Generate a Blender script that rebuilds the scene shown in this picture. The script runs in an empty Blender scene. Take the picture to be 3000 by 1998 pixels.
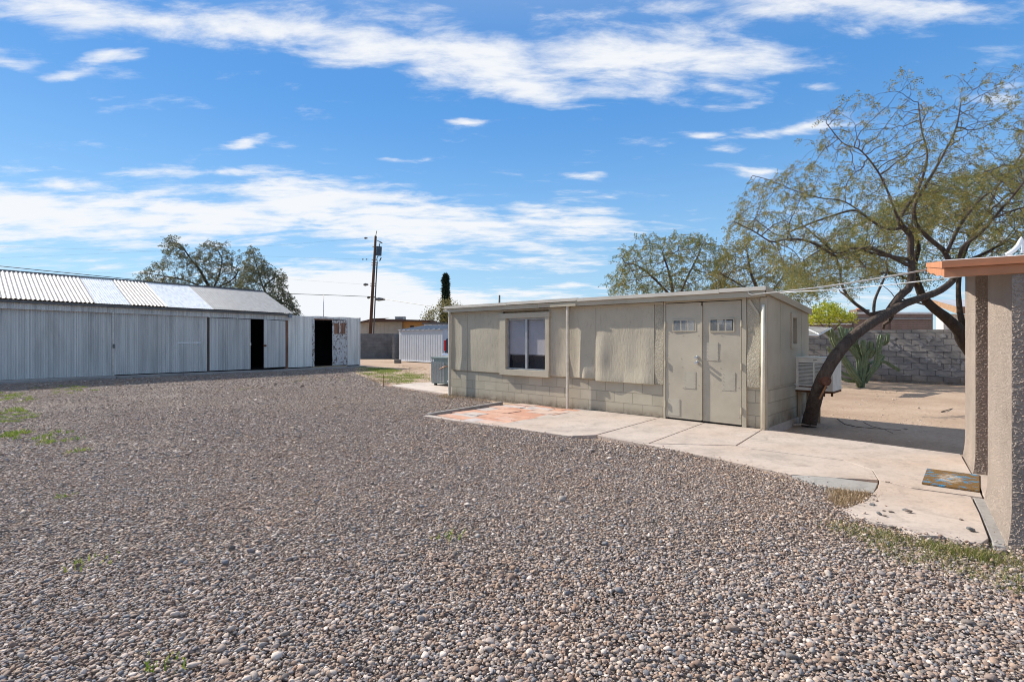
import bpy, math, random
import numpy as np
from mathutils import Vector, Matrix
R = math.radians
S = bpy.context.scene
COL = S.collection

# ------------------------------------------------------------------ camera, light, exposure
F, V0, H = 1561.0, 990.0, 1.43            # focal length and horizon row in photo pixels, eye height in metres
cam_data = bpy.data.cameras.new("camera")
cam = bpy.data.objects.new("camera", cam_data); COL.objects.link(cam)
cam.location = (0, 0, H); cam.rotation_euler = (R(90), 0, 0)
cam_data.sensor_width = 36.0; cam_data.lens = 36.0 * F / 3000.0
cam_data.shift_y = -9.0 / 3000.0
cam_data.clip_start = 0.05; cam_data.clip_end = 3000
S.camera = cam
S.view_settings.view_transform = 'Standard'; S.view_settings.look = 'None'
S.view_settings.exposure = 0.42; S.view_settings.gamma = 1.0
try: S.view_settings.use_curve_mapping = False
except Exception: pass

S.cycles.pixel_filter_type = 'BLACKMAN_HARRIS'; S.cycles.filter_width = 1.05
SUN_EL = R(35.0)
SUN_H = Vector((-0.850, 0.527, 0)).normalized()
SUN_DIR = Vector((SUN_H.x * math.cos(SUN_EL), SUN_H.y * math.cos(SUN_EL), math.sin(SUN_EL)))
sl = bpy.data.lights.new("sun", 'SUN'); sl.energy = 5.0; sl.angle = R(0.53); sl.color = (1.0, 0.94, 0.84)
sun = bpy.data.objects.new("sun", sl); COL.objects.link(sun)
sun.rotation_euler = (-SUN_DIR).to_track_quat('-Z', 'Y').to_euler()
sun.location = SUN_DIR * 60

W = bpy.data.worlds.new("World"); S.world = W; W.use_nodes = True
def build_world():
    nt = W.node_tree; N = nt.nodes; L = nt.links; N.clear()
    def nd(t, **k):
        n = N.new(t)
        for a, b in k.items(): setattr(n, a, b)
        return n
    def math_(op, a, b=None, clamp=False):
        n = nd('ShaderNodeMath', operation=op, use_clamp=clamp)
        for i, v in enumerate((a, b)):
            if v is None: continue
            if isinstance(v, (int, float)): n.inputs[i].default_value = v
            else: L.new(v, n.inputs[i])
        return n.outputs[0]
    sky = nd('ShaderNodeTexSky', sky_type='NISHITA', sun_disc=False)
    sky.sun_elevation = SUN_EL; sky.sun_rotation = math.atan2(SUN_H.x, SUN_H.y) % (2 * math.pi)
    sky.altitude = 700; sky.air_density = 1.0; sky.dust_density = 0.15; sky.ozone_density = 2.5
    hs = nd('ShaderNodeHueSaturation'); hs.inputs['Saturation'].default_value = 1.25; hs.inputs['Hue'].default_value = 0.5
    L.new(sky.outputs[0], hs.inputs['Color'])
    bg0 = nd('ShaderNodeBackground'); bg0.inputs[1].default_value = 0.10
    L.new(hs.outputs[0], bg0.inputs[0])
    tc = nd('ShaderNodeTexCoord'); sp = nd('ShaderNodeSeparateXYZ'); L.new(tc.outputs['Generated'], sp.inputs[0])
    # the clear desert winter blue, by height above the horizon
    rp = nd('ShaderNodeValToRGB'); cr = rp.color_ramp; cr.interpolation = 'B_SPLINE'
    for e, (p_, c_) in zip([cr.elements[0], cr.elements[1]] + [cr.elements.new(.5) for _ in range(3)],
                           ((0, (.50, .70, .86)), (.95, (.04, .17, .46)), (.16, (.33, .61, .90)), (.34, (.125, .37, .82)), (.55, (.055, .27, .70)))):
        e.position = p_; e.color = c_ + (1,)
    L.new(sp.outputs[2], rp.inputs[0])
    bg1 = nd('ShaderNodeBackground'); bg1.inputs[1].default_value = 0.80; L.new(rp.outputs[0], bg1.inputs[0])
    bgm = nd('ShaderNodeMixShader'); bgm.inputs[0].default_value = .75; L.new(bg0.outputs[0], bgm.inputs[1]); L.new(bg1.outputs[0], bgm.inputs[2]); bg = bgm
    ya = math_('MAXIMUM', math_('ABSOLUTE', sp.outputs[1]), 0.02)
    q = nd('ShaderNodeCombineXYZ')
    L.new(math_('DIVIDE', sp.outputs[0], ya), q.inputs[0]); L.new(math_('DIVIDE', sp.outputs[2], ya), q.inputs[1])
    # cloud layer: noise on a flat sheet high above
    zc = math_('ADD', math_('MAXIMUM', sp.outputs[2], 0.0), 0.13)
    pl = nd('ShaderNodeCombineXYZ')
    L.new(math_('DIVIDE', sp.outputs[0], zc), pl.inputs[0]); L.new(math_('DIVIDE', sp.outputs[1], zc), pl.inputs[1])
    mp = nd('ShaderNodeMapping'); mp.inputs['Rotation'].default_value = (0, 0, R(-12)); mp.inputs['Scale'].default_value = (0.75, 1.7, 1)
    L.new(pl.outputs[0], mp.inputs[0])
    n1 = nd('ShaderNodeTexNoise'); n1.inputs['Scale'].default_value = 4.6; n1.inputs['Detail'].default_value = 10; n1.inputs['Roughness'].default_value = 0.64
    n1.inputs['Distortion'].default_value = 0.25
    L.new(mp.outputs[0], n1.inputs['Vector'])
    # wobble the mass positions so their rims are ragged
    n2 = nd('ShaderNodeTexNoise'); n2.inputs['Scale'].default_value = 5.0; n2.inputs['Detail'].default_value = 4
    m2 = nd('ShaderNodeMapping'); m2.inputs['Scale'].default_value = (1, 2.6, 1); L.new(q.outputs[0], m2.inputs[0]); L.new(m2.outputs[0], n2.inputs['Vector'])
    wob = nd('ShaderNodeVectorMath', operation='MULTIPLY_ADD')
    L.new(n2.outputs['Color'], wob.inputs[0]); wob.inputs[1].default_value = (0.16, 0.06, 0); L.new(q.outputs[0], wob.inputs[2])
    acc = None
    masses = [  # centre u,v ; radii ; tilt ; weight   (direction space)
        (560, 70, 400, 62, 4, .95), (960, 110, 470, 75, 8, 1.0), (1380, 165, 430, 90, 9, 1.0), (1800, 190, 430, 95, 2, 1.0),
        (2130, 190, 250, 70, -6, .95), (1480, 260, 250, 50, 8, .9), (1950, 95, 250, 60, -4, .75), (2080, 250, 170, 24, 5, .8),
        (2520, 20, 480, 52, 2, 1.0), (1950, 20, 300, 30, -4, .7), (240, 40, 460, 60, 2, .85), (1250, 20, 300, 24, 0, .5),
        (340, 170, 110, 26, 0, .8), (210, 218, 85, 18, -6, .75), (40, 175, 110, 20, 6, .65),
        (120, 620, 480, 92, 2, 1.2), (560, 640, 430, 70, -3, 1.1), (920, 580, 300, 62, 2, 1.25), (1180, 650, 420, 75, 4, 1.2),
        (1650, 650, 260, 58, 3, .95), (1480, 715, 340, 34, 2, .8), (560, 500, 240, 24, 0, .85), (960, 508, 160, 14, 2, .75), (220, 523, 100, 17, 0, .8),
        (1000, 885, 230, 85, 2, 2.1), (1270, 905, 260, 50, 5, 1.7), (1560, 870, 180, 26, 0, .9), (1700, 838, 110, 10, 0, .85), (700, 800, 300, 20, 0, .5), (1100, 775, 420, 22, 0, .6), (1600, 770, 180, 26, 0, .7),
        (2190, 487, 68, 17, -3, .95), (1690, 525, 90, 14, -2, .9), (2330, 383, 150, 17, -5, .8), (2040, 388, 75, 10, -5, .75), (2130, 430, 75, 12, -3, .65), (1365, 360, 42, 10, -4, .7), (730, 415, 70, 12, -8, .7), (2290, 230, 90, 14, -4, .7), (2400, 250, 60, 12, 5, .6), (1980, 300, 80, 16, 8, .5), (2950, 270, 120, 60, 0, .6), (2600, 620, 500, 40, 0, .35), (1150, 465, 80, 9, 3, .6),
        (2700, 700, 400, 60, 0, .4), (2500, 880, 500, 40, 0, .55), (300, 780, 400, 30, 0, .45)]
    for (u, v, ru, rv, tilt, wt) in masses:
        m = nd('ShaderNodeMapping', vector_type='TEXTURE')
        m.inputs['Location'].default_value = ((u - 1500) / F + .08, (V0 - v) / F + .03, 0)
        m.inputs['Rotation'].default_value = (0, 0, R(-tilt)); m.inputs['Scale'].default_value = (ru / F * 1.25, rv / F * 1.35, 1)
        L.new(wob.outputs[0], m.inputs[0])
        ln = nd('ShaderNodeVectorMath', operation='LENGTH'); L.new(m.outputs[0], ln.inputs[0])
        r_ = nd('ShaderNodeMapRange', interpolation_type='SMOOTHSTEP')
        L.new(ln.outputs['Value'], r_.inputs[0]); r_.inputs[1].default_value = 0.0; r_.inputs[2].default_value = 1.35
        r_.inputs[3].default_value = wt * 1.22; r_.inputs[4].default_value = 0
        acc = r_.outputs[0] if acc is None else math_('MAXIMUM', acc, r_.outputs[0])
    dens = math_('ADD', math_('MULTIPLY', acc, 1.0), math_('MULTIPLY', math_('SUBTRACT', n1.outputs['Fac'], 0.5), 3.3))
    al = nd('ShaderNodeMapRange', interpolation_type='SMOOTHSTEP')
    L.new(dens, al.inputs[0]); al.inputs[1].default_value = 0.20; al.inputs[2].default_value = 1.45; al.inputs[3].default_value = 0; al.inputs[4].default_value = 0.96
    up = math_('GREATER_THAN', sp.outputs[2], 0.0)
    cb = nd('ShaderNodeBackground'); cb.inputs[0].default_value = (0.95, 0.97, 1.0, 1); cb.inputs[1].default_value = 0.74
    mx = nd('ShaderNodeMixShader'); L.new(math_('MULTIPLY', al.outputs[0], up), mx.inputs[0]); L.new(bg.outputs[0], mx.inputs[1]); L.new(cb.outputs[0], mx.inputs[2])
    out = nd('ShaderNodeOutputWorld'); L.new(mx.outputs[0], out.inputs[0])
build_world()

# ------------------------------------------------------------------ helpers
def G(u, v, z=0.0):
    Y = (H - z) * F / (v - V0)
    return Vector(((u - 1500) / F * Y, Y, z))
def at(u, v, Y):
    return Vector(((u - 1500) / F * Y, Y, H - (v - V0) / F * Y))

class MB:
    def __init__(s): s.v = []; s.f = []; s.m = []
    def quad(s, *p):
        i = len(s.v); s.v += [tuple(q) for q in p]; s.f.append(tuple(range(i, i + len(p))))
        return s
    def box(s, x0, x1, y0, y1, z0, z1):
        x0, x1 = min(x0, x1), max(x0, x1); y0, y1 = min(y0, y1), max(y0, y1); z0, z1 = min(z0, z1), max(z0, z1)
        return s.hexa([(x0,y0,z0),(x1,y0,z0),(x1,y1,z0),(x0,y1,z0),(x0,y0,z1),(x1,y0,z1),(x1,y1,z1),(x0,y1,z1)])
    def hexa(s, p):
        i = len(s.v); s.v += [tuple(q) for q in p]
        s.f += [tuple(i + k for k in q) for q in ((0,3,2,1),(4,5,6,7),(0,1,5,4),(1,2,6,5),(2,3,7,6),(3,0,4,7))]
        return s
    def prism(s, poly, z0, z1):
        n = len(poly); i = len(s.v)
        a = sum(poly[k][0]*poly[(k+1)%n][1]-poly[(k+1)%n][0]*poly[k][1] for k in range(n))
        if a < 0: poly = poly[::-1]
        s.v += [(p[0], p[1], z0) for p in poly] + [(p[0], p[1], z1) for p in poly]
        s.f.append(tuple(i + k for k in reversed(range(n)))); s.f.append(tuple(i + n + k for k in range(n)))
        for k in range(n):
            j = (k + 1) % n; s.f.append((i + k, i + j, i + n + j, i + n + k))
        return s
    def tube(s, pts, rad, n=8, cap=True, ribs=None):
        pts = [Vector(p) for p in pts]; m = len(pts)
        if isinstance(rad, (int, float)): rad = [rad] * m
        i0 = len(s.v); up = None
        for k in range(m):
            t = (pts[min(k+1, m-1)] - pts[max(k-1, 0)])
            t = t.normalized() if t.length > 1e-9 else Vector((0,0,1))
            if up is None:
                up = Vector((0,0,1)) if abs(t.z) < .9 else Vector((0,1,0))
            a = t.cross(up)
            if a.length < 1e-6: a = t.orthogonal()
            a.normalize(); b = a.cross(t).normalized(); up = b
            for j in range(n):
                an = 2 * math.pi * j / n
                r = rad[k] * (ribs[j % len(ribs)] if ribs else 1.0)
                s.v.append(tuple(pts[k] + a * (math.cos(an) * r) + b * (math.sin(an) * r)))
        for k in range(m - 1):
            for j in range(n):
                j2 = (j + 1) % n
                s.f.append((i0+k*n+j, i0+(k+1)*n+j, i0+(k+1)*n+j2, i0+k*n+j2))
        if cap:
            s.f.append(tuple(i0 + j for j in range(n))); s.f.append(tuple(i0 + (m-1)*n + j for j in reversed(range(n))))
        return s
    def grid(s, fn, nx, ny):
        i = len(s.v)
        for b in range(ny + 1):
            for a in range(nx + 1): s.v.append(tuple(fn(a / nx, b / ny)))
        for b in range(ny):
            for a in range(nx):
                k = i + b * (nx + 1) + a; s.f.append((k, k + 1, k + nx + 2, k + nx + 1))
        return s
    def build(s, name, mat, parent=None, smooth=False, bevel=0):
        me = bpy.data.meshes.new(name); me.from_pydata(s.v, [], s.f); me.update()
        if mat is not None: me.materials.append(mat)
        if smooth: me.polygons.foreach_set('use_smooth', [True] * len(me.polygons))
        o = bpy.data.objects.new(name, me); COL.objects.link(o)
        if parent is not None: o.parent = parent
        if bevel:
            b = o.modifiers.new("bevel", 'BEVEL'); b.width = bevel; b.segments = 2; b.limit_method = 'ANGLE'
        return o
def np_mesh(name, V, Fq, mat, parent=None, smooth=False):
    """V (n,3) float, Fq (m,k) int -> one mesh object."""
    V = np.ascontiguousarray(V, dtype=np.float32); Fq = np.ascontiguousarray(Fq, dtype=np.int32)
    m, k = Fq.shape
    me = bpy.data.meshes.new(name)
    me.vertices.add(len(V)); me.vertices.foreach_set('co', V.ravel())
    me.loops.add(m * k); me.loops.foreach_set('vertex_index', Fq.ravel())
    me.polygons.add(m); me.polygons.foreach_set('loop_start', np.arange(0, m * k, k, dtype=np.int32))
    try: me.polygons.foreach_set('loop_total', np.full(m, k, dtype=np.int32))
    except Exception: pass
    if smooth: me.polygons.foreach_set('use_smooth', np.ones(m, dtype=bool))
    me.update(calc_edges=True)
    if mat is not None: me.materials.append(mat)
    o = bpy.data.objects.new(name, me); COL.objects.link(o)
    if parent is not None: o.parent = parent
    return o
def tag(o, label=None, cat=None, group=None, kind=None):
    if label: o['label'] = label
    if cat: o['category'] = cat
    if group: o['group'] = group
    if kind: o['kind'] = kind
    return o
def thing(name, label, cat, loc=(0, 0, 0), rz=0.0, group=None):
    o = bpy.data.objects.new(name, None); COL.objects.link(o); o.empty_display_size = .2
    o.location = loc; o.rotation_euler = (0, 0, rz)
    return tag(o, label, cat, group)

class Frame:
    """A vertical building frame: x along the front (to the right), y into the building, z up."""
    def __init__(s, o, ang):
        s.o = Vector((o[0], o[1], 0)); s.ang = ang
        s.x = Vector((math.cos(ang), math.sin(ang), 0)); s.y = Vector((-math.sin(ang), math.cos(ang), 0))
    def w(s, x, y, z=0): return s.o + s.x * x + s.y * y + Vector((0, 0, z))
    def loc(s, p):
        d = Vector(p) - s.o; return Vector((d.dot(s.x), d.dot(s.y), p[2]))
    def front(s, u, v, y=0.0):
        """photo pixel -> local (x, z) on the plane at depth y"""
        d = Vector(((u - 1500) / F, 1.0, -(v - V0) / F)); c = Vector((0, 0, H))
        t = (y - (c - s.o).dot(s.y)) / d.dot(s.y); p = c + d * t; l = s.loc(p)
        return l.x, p.z
    def side(s, u, v, x=0.0):
        d = Vector(((u - 1500) / F, 1.0, -(v - V0) / F)); c = Vector((0, 0, H))
        t = (x - (c - s.o).dot(s.x)) / d.dot(s.x); p = c + d * t; l = s.loc(p)
        return l.y, p.z

# ------------------------------------------------------------------ materials
class MT:
    """small node-graph helper around one Principled material"""
    def __init__(s, name, rough=.8, metal=0.0, spec=.3):
        s.mat = bpy.data.materials.new(name); s.mat.use_nodes = True
        s.nt = s.mat.node_tree; s.N = s.nt.nodes; s.L = s.nt.links; s.N.clear()
        s.out = s.N.new('ShaderNodeOutputMaterial'); s.p = s.N.new('ShaderNodeBsdfPrincipled')
        s.L.new(s.p.outputs[0], s.out.inputs[0])
        s.p.inputs['Roughness'].default_value = rough; s.p.inputs['Metallic'].default_value = metal
        s.p.inputs['Specular IOR Level'].default_value = spec
        s.tc = s.N.new('ShaderNodeTexCoord')
    def coord(s, scale=(1, 1, 1), rot=(0, 0, 0), loc=(0, 0, 0)):
        m = s.N.new('ShaderNodeMapping'); m.inputs['Scale'].default_value = scale; m.inputs['Rotation'].default_value = rot; m.inputs['Location'].default_value = loc
        s.L.new(s.tc.outputs['Object'], m.inputs[0]); return m.outputs[0]
    def noise(s, scale, detail=4, rough=.55, vec=None, dist=0.0, stretch=(1, 1, 1)):
        n = s.N.new('ShaderNodeTexNoise'); n.inputs['Scale'].default_value = scale; n.inputs['Detail'].default_value = detail
        n.inputs['Roughness'].default_value = rough; n.inputs['Distortion'].default_value = dist
        s.L.new(vec if vec is not None else s.coord(stretch), n.inputs['Vector']); return n.outputs['Fac']
    def voronoi(s, scale, feature='F1', vec=None, stretch=(1, 1, 1)):
        n = s.N.new('ShaderNodeTexVoronoi'); n.feature = feature; n.inputs['Scale'].default_value = scale
        s.L.new(vec if vec is not None else s.coord(stretch), n.inputs['Vector']); return n.outputs
    def ramp(s, fac, stops, const=False):
        n = s.N.new('ShaderNodeValToRGB'); cr = n.color_ramp
        if const: cr.interpolation = 'CONSTANT'
        while len(cr.elements) < len(stops): cr.elements.new(.5)
        for e, (p, c) in zip(cr.elements, stops):
            e.position = p; e.color = tuple(c) + (1,) if not isinstance(c, (int, float)) else (c, c, c, 1)
        s.L.new(fac, n.inputs[0]); return n.outputs[0]
    def mix(s, fac, a, b, blend='MIX'):
        n = s.N.new('ShaderNodeMix'); n.data_type = 'RGBA'; n.blend_type = blend
        for i, v in ((0, fac), (6, a), (7, b)):
            if isinstance(v, (int, float)): n.inputs[i].default_value = v
            elif isinstance(v, tuple): n.inputs[i].default_value = v + (1,)
            else: s.L.new(v, n.inputs[i])
        return n.outputs[2]
    def math(s, op, a, b=None, clamp=False):
        n = s.N.new('ShaderNodeMath'); n.operation = op; n.use_clamp = clamp
        for i, v in enumerate((a, b)):
            if v is None: continue
            if isinstance(v, (int, float)): n.inputs[i].default_value = v
            else: s.L.new(v, n.inputs[i])
        return n.outputs[0]
    def color(s, c):
        if isinstance(c, tuple): s.p.inputs['Base Color'].default_value = c + (1,)
        else: s.L.new(c, s.p.inputs['Base Color'])
        return s
    def rough(s, c): s.L.new(c, s.p.inputs['Roughness']); return s
    def bump(s, h, dist=.01, strength=1.0):
        b = s.N.new('ShaderNodeBump'); b.inputs['Distance'].default_value = dist; b.inputs['Strength'].default_value = strength
        s.L.new(h, b.inputs['Height'])
        prev = s.p.inputs['Normal'].links
        if prev: s.L.new(prev[0].from_socket, b.inputs['Normal'])
        s.L.new(b.outputs[0], s.p.inputs['Normal']); return s
    def island(s):
        g = s.N.new('ShaderNodeNewGeometry'); return g.outputs['Random Per Island']
def mul(c, k): return tuple(x * k for x in c)

def m_plain(name, c, rough=.7, metal=0, var=.25, nscale=6, spec=.3, bump=0, stretch=(1, 1, 1)):
    t = MT(name, rough, metal, spec); n = t.noise(nscale, 5, stretch=stretch)
    t.color(t.ramp(n, [(.3, mul(c, 1 - var)), (.7, mul(c, 1 + var * .6))]))
    if bump: t.bump(n, bump)
    return t.mat
def m_painted(name, c, dirt=(.25, .2, .15), grain=0.0, bump=.002):
    """old flat house paint on wood or metal: faint blotches, scuffs, grain along z"""
    t = MT(name, .75, 0, .25)
    a = t.noise(2.2, 6, .6); b = t.noise(26, 4, .6, stretch=(1, 1, .25))
    c1 = t.ramp(a, [(.3, mul(c, .86)), (.55, c), (.8, mul(c, 1.06))])
    sc = t.ramp(b, [(.66, 0.0), (.78, 1.0)])
    t.color(t.mix(t.math('MULTIPLY', sc, .28), c1, dirt))
    t.bump(t.noise(30, 4, .6), bump * .45)
    if grain: t.bump(t.noise(34, 6, .7, stretch=(1, 1, .07), dist=.6), grain)
    return t.mat
PAINT = (.475, .42, .32)
M = {}
M['paint'] = m_painted('beige_paint', PAINT)
M['paint_wood'] = m_painted('beige_wood_paint', PAINT, grain=.004)
def m_plywood():
    t = MT('weathered_plywood', .85, 0, .2)
    a = t.noise(11, 8, .7, stretch=(1, 1, .2), dist=1.8); b = t.noise(60, 4, .6, stretch=(1, 1, .05)); c = t.noise(1.6, 4)
    col = t.ramp(c, [(.3, mul(PAINT, .9)), (.7, mul(PAINT, 1.05))])
    cr = t.ramp(a, [(.36, 1.0), (.46, 0.0)])
    t.color(t.mix(t.math('MULTIPLY', cr, .38), col, (.30, .25, .185)))
    t.bump(t.noise(14, 7, .7, stretch=(1, 1, .3), dist=1.2), .010, .8); t.bump(b, .0022); return t.mat
M['plywood'] = m_plywood()
def m_block(name, c, mortar, w=.4, h=.2, ms=.006, bump=.006, axis='xz', stains=.3, rough=.9, off=(0, 0, 0), fine=.002, splash=0):
    t = MT(name, rough, 0, .2)
    sp = t.N.new('ShaderNodeSeparateXYZ'); t.L.new(t.coord(loc=off), sp.inputs[0]); cb = t.N.new('ShaderNodeCombineXYZ')
    t.L.new(sp.outputs[0 if axis[0] == 'x' else 1], cb.inputs[0]); t.L.new(sp.outputs[2], cb.inputs[1])
    b = t.N.new('ShaderNodeTexBrick'); t.L.new(cb.outputs[0], b.inputs['Vector'])
    b.inputs['Scale'].default_value = 1; b.inputs['Brick Width'].default_value = w; b.inputs['Row Height'].default_value = h
    b.inputs['Mortar Size'].default_value = ms; b.inputs['Mortar Smooth'].default_value = .25; b.inputs['Bias'].default_value = 0
    b.inputs['Color1'].default_value = mul(c, .93) + (1,); b.inputs['Color2'].default_value = mul(c, 1.07) + (1,); b.inputs['Mortar'].default_value = mortar + (1,)
    n = t.noise(2.4, 6, .6); n2 = t.noise(45, 3, .6)
    dk = t.ramp(n, [(.25, (1 - stains,) * 3), (.6, (1, 1, 1)), (.85, (1 + stains * .25,) * 3)])
    t.color(t.mix(1.0, b.outputs['Color'], dk, 'MULTIPLY'))
    if splash:
        g = t.N.new('ShaderNodeMapRange'); t.L.new(sp.outputs[2], g.inputs[0]); g.inputs[1].default_value = .0; g.inputs[2].default_value = splash; g.inputs[3].default_value = 1.1; g.inputs[4].default_value = 0
        f = t.math('MULTIPLY', g.outputs[0], t.ramp(t.noise(7, 6, .7), [(.3, 0.1), (.65, .9)]), True)
        old = t.p.inputs['Base Color'].links[0].from_socket; t.color(t.mix(f, old, (.17, .125, .09)))
    t.bump(t.math('SUBTRACT', 1.0, b.outputs['Fac']), bump); t.bump(n2, fine); return t.mat
M['paint_block'] = m_block('painted_block', PAINT, mul(PAINT, .76), ms=.006, stains=.15, bump=.008, splash=.14)
M['paint_block_side'] = m_block('painted_block_side', PAINT, mul(PAINT, .8), w=.8, axis='yz', stains=.2, splash=.3)
M['grey_block'] = m_block('grey_block', (.29, .265, .25), (.165, .155, .145), w=.41, h=.2, ms=.012, bump=.016, stains=.35, fine=.006, splash=.3)
M['dark_block'] = m_block('dark_block', (.20, .19, .185), (.17, .165, .16), w=.41, h=.2, ms=.008, bump=.006, stains=.4, fine=.004)
def m_stucco(name, c, scale=55, dist=.012, blot=.15):
    t = MT(name, .9, 0, .2)
    a = t.noise(scale, 5, .6, dist=1.4); b = t.noise(1.7, 5)
    t.color(t.ramp(b, [(.3, mul(c, 1 - blot)), (.7, mul(c, 1 + blot * .4))]))
    h = t.ramp(a, [(.40, 0.0), (.52, .75), (.7, 1.0)])
    t.bump(h, dist * 1.7); return t.mat
M['stucco'] = m_stucco('pinkish_stucco', (.52, .425, .355), 52, .009)
M['stucco_shaded'] = m_plain('pinkish_stucco_shaded', (.33, .265, .22), .9, 0, .14, 3)  # darker copy of the house stucco, raking shade put into its colour
M['stucco_panel'] = m_stucco('beige_stucco', mul(PAINT, 1.08), 30, .005)
def m_concrete(name, c, var=.2, warm=(.50, .36, .27)):
    t = MT(name, .9, 0, .25)
    a = t.noise(1.3, 8, .62); b = t.noise(14, 5, .6); d = t.noise(120, 3, .6)
    c1 = t.ramp(a, [(.25, mul(c, 1 - var)), (.5, c), (.78, mul(c, 1 + var * .5))])
    c2 = t.mix(t.ramp(t.noise(.9, 4, .5), [(.48, 0.0), (.7, .55)]), c1, warm)
    st = t.ramp(t.noise(3.2, 8, .72, dist=1.0), [(.50, 0.0), (.74, .75)])
    c3 = t.mix(st, c2, mul(c, .52))
    t.color(t.mix(t.math('MULTIPLY', t.ramp(t.noise(22, 6, .7), [(.34, 1.0), (.5, 0.0)]), .34), c3, mul(c, .5)))
    t.bump(b, .004); t.bump(d, .0015); return t.mat
M['slab'] = m_concrete('patio_concrete', (.50, .42, .36), .28, (.50, .375, .29))
M['cement_patch'] = m_concrete('cement_patch', (.36, .345, .325), .25, (.36, .34, .31))
M['pad'] = m_concrete('pad_concrete', (.56, .48, .42))
M['footing'] = m_concrete('footing_concrete', (.33, .31, .29), .3, (.3, .27, .24))
def m_galv(name, c, rough=.42, metal=.75, streak=.3, rust=0.0, rustc=(.28, .15, .08), spots=.3):
    t = MT(name, rough, metal, .4)
    a = t.noise(3.0, 5, .6, stretch=(1, 1, .12)); b = t.noise(40, 3, .6); d = t.noise(9, 6, .65, stretch=(1, 1, .3))
    col = t.ramp(a, [(.28, mul(c, 1 - streak)), (.5, c), (.75, mul(c, 1 + streak * .45))])
    vs = t.noise(2.6, 3, .75, stretch=(5, 1, .02))
    col = t.mix(t.math('MULTIPLY', t.ramp(vs, [(.38, 1.0), (.56, 0.0)]), .48), col, mul(c, .45))
    col = t.mix(t.math('MULTIPLY', t.ramp(b, [(.35, 1.0), (.6, 0.0)]), .18), col, mul(c, .55))
    dk = t.ramp(d, [(.60, 0.0), (.78, 1.0)])
    col = t.mix(t.math('MULTIPLY', dk, spots), col, mul(c, .4))
    if rust:
        r_ = t.ramp(t.noise(2.0, 8, .7), [(.5, 0.0), (.66, 1.0)])
        col = t.mix(t.math('MULTIPLY', r_, rust), col, rustc)
    t.color(col); t.bump(t.noise(7, 4), .006)
    return t.mat
M['galv_wall'] = m_galv('corrugated_wall_steel', (.68, .655, .615), .6, .08)
M['galv_door'] = m_galv('corrugated_door_steel', (.67, .65, .615), .58, .08, spots=.45)
M['galv_annex'] = m_galv('corrugated_annex_steel', (.86, .83, .77), .55, .1)
M['roof_grey'] = m_galv('roof_steel_grey', (.29, .29, .295), .6, .15, .15)
M['roof_rusty'] = m_galv('roof_steel_rusty', (.60, .54, .48), .6, .1, .2, .35, (.36, .22, .14))
M['roof_white'] = m_galv('roof_panel_white', (1.0, .985, .95), .3, .0, .02, spots=.0)
M['wood_dark'] = m_plain('old_timber', (.11, .075, .055), .85, 0, .5, 12, bump=.004, stretch=(1, 1, .15))
M['wood_rust'] = m_plain('weathered_redwood', (.25, .13, .08), .85, 0, .5, 10, bump=.004, stretch=(1, 1, .15))
M['wood_raw'] = m_plain('raw_lumber', (.42, .31, .20), .8, 0, .35, 10, bump=.003, stretch=(1, 1, .15))
M['gutter'] = m_plain('dark_gutter', (.15, .145, .14), .6, .3, .3, 5)
M['dark'] = m_plain('interior_shade', (.03, .028, .026), .9)  # near-black that paints in the shade inside rooms and openings
M['shade_floor'] = m_plain('shed_floor_shade', (.05, .042, .038), .95)  # floor darkened in colour to stand for the shade indoors
M['orange'] = m_plain('orange_fascia_paint', (.52, .225, .112), .6, 0, .16, 5, bump=.002)
M['roof_coat'] = m_plain('white_roof_coating', (.68, .65, .62), .8, 0, .2, 9, bump=.004)
M['white_metal'] = m_plain('white_metal', (.78, .79, .80), .4, 0, .08, 8)
M['cream_metal'] = m_plain('cream_cooler_metal', (.80, .74, .64), .5, 0, .14, 7)
M['pipe_grey'] = m_plain('pale_conduit', (.50, .48, .45), .45, .15, .15, 9)
M['pipe_beige'] = m_plain('beige_pipe', (.62, .56, .46), .5, 0, .15, 9)
M['rust'] = m_plain('rusty_iron', (.16, .065, .03), .85, .2, .5, 20, bump=.003)
M['steel'] = m_plain('dull_steel', (.55, .54, .52), .4, .8, .2, 9)
M['black'] = m_plain('black_plastic', (.02, .02, .022), .5)
M['grey_green'] = m_plain('grey_green_metal', (.22, .265, .25), .5, .1, .15, 6)
M['coil'] = m_plain('condenser_coil', (.33, .37, .38), .4, .6, .3, 30)
def m_bark(name, c, scale=14):
    t = MT(name, .95, 0, .15)
    a = t.noise(scale, 7, .7, stretch=(1, 1, .3), dist=.8); v = t.voronoi(scale * 1.4, 'DISTANCE_TO_EDGE', stretch=(1, 1, .35))['Distance']
    t.color(t.ramp(a, [(.3, mul(c, .55)), (.55, c), (.78, mul(c, 1.6))]))
    t.bump(v, .03, .7); t.bump(a, .02); return t.mat
M['bark'] = m_bark('mesquite_bark', (.115, .088, .072))
M['bark_dark'] = m_bark('dark_bark', (.05, .038, .03), 9)
M['twig'] = m_plain('twig_bark', (.15, .115, .085), .9, 0, .4, 9)
def m_leaf(name, stops, trans=.35):
    t = MT(name, .55, 0, .3); col = t.ramp(t.island(), stops); t.color(col)
    tr = t.N.new('ShaderNodeBsdfTranslucent'); t.L.new(col, tr.inputs[0])
    mx = t.N.new('ShaderNodeMixShader'); mx.inputs[0].default_value = trans
    t.L.new(t.p.outputs[0], mx.inputs[1]); t.L.new(tr.outputs[0], mx.inputs[2]); t.L.new(mx.outputs[0], t.out.inputs[0])
    return t.mat
M['leaf_main'] = m_leaf('mesquite_leaf', [(0, (.13, .155, .055)), (.4, (.18, .19, .06)), (.66, (.22, .205, .06)), (.8, (.33, .25, .06)), (1, (.48, .30, .075))])
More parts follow.
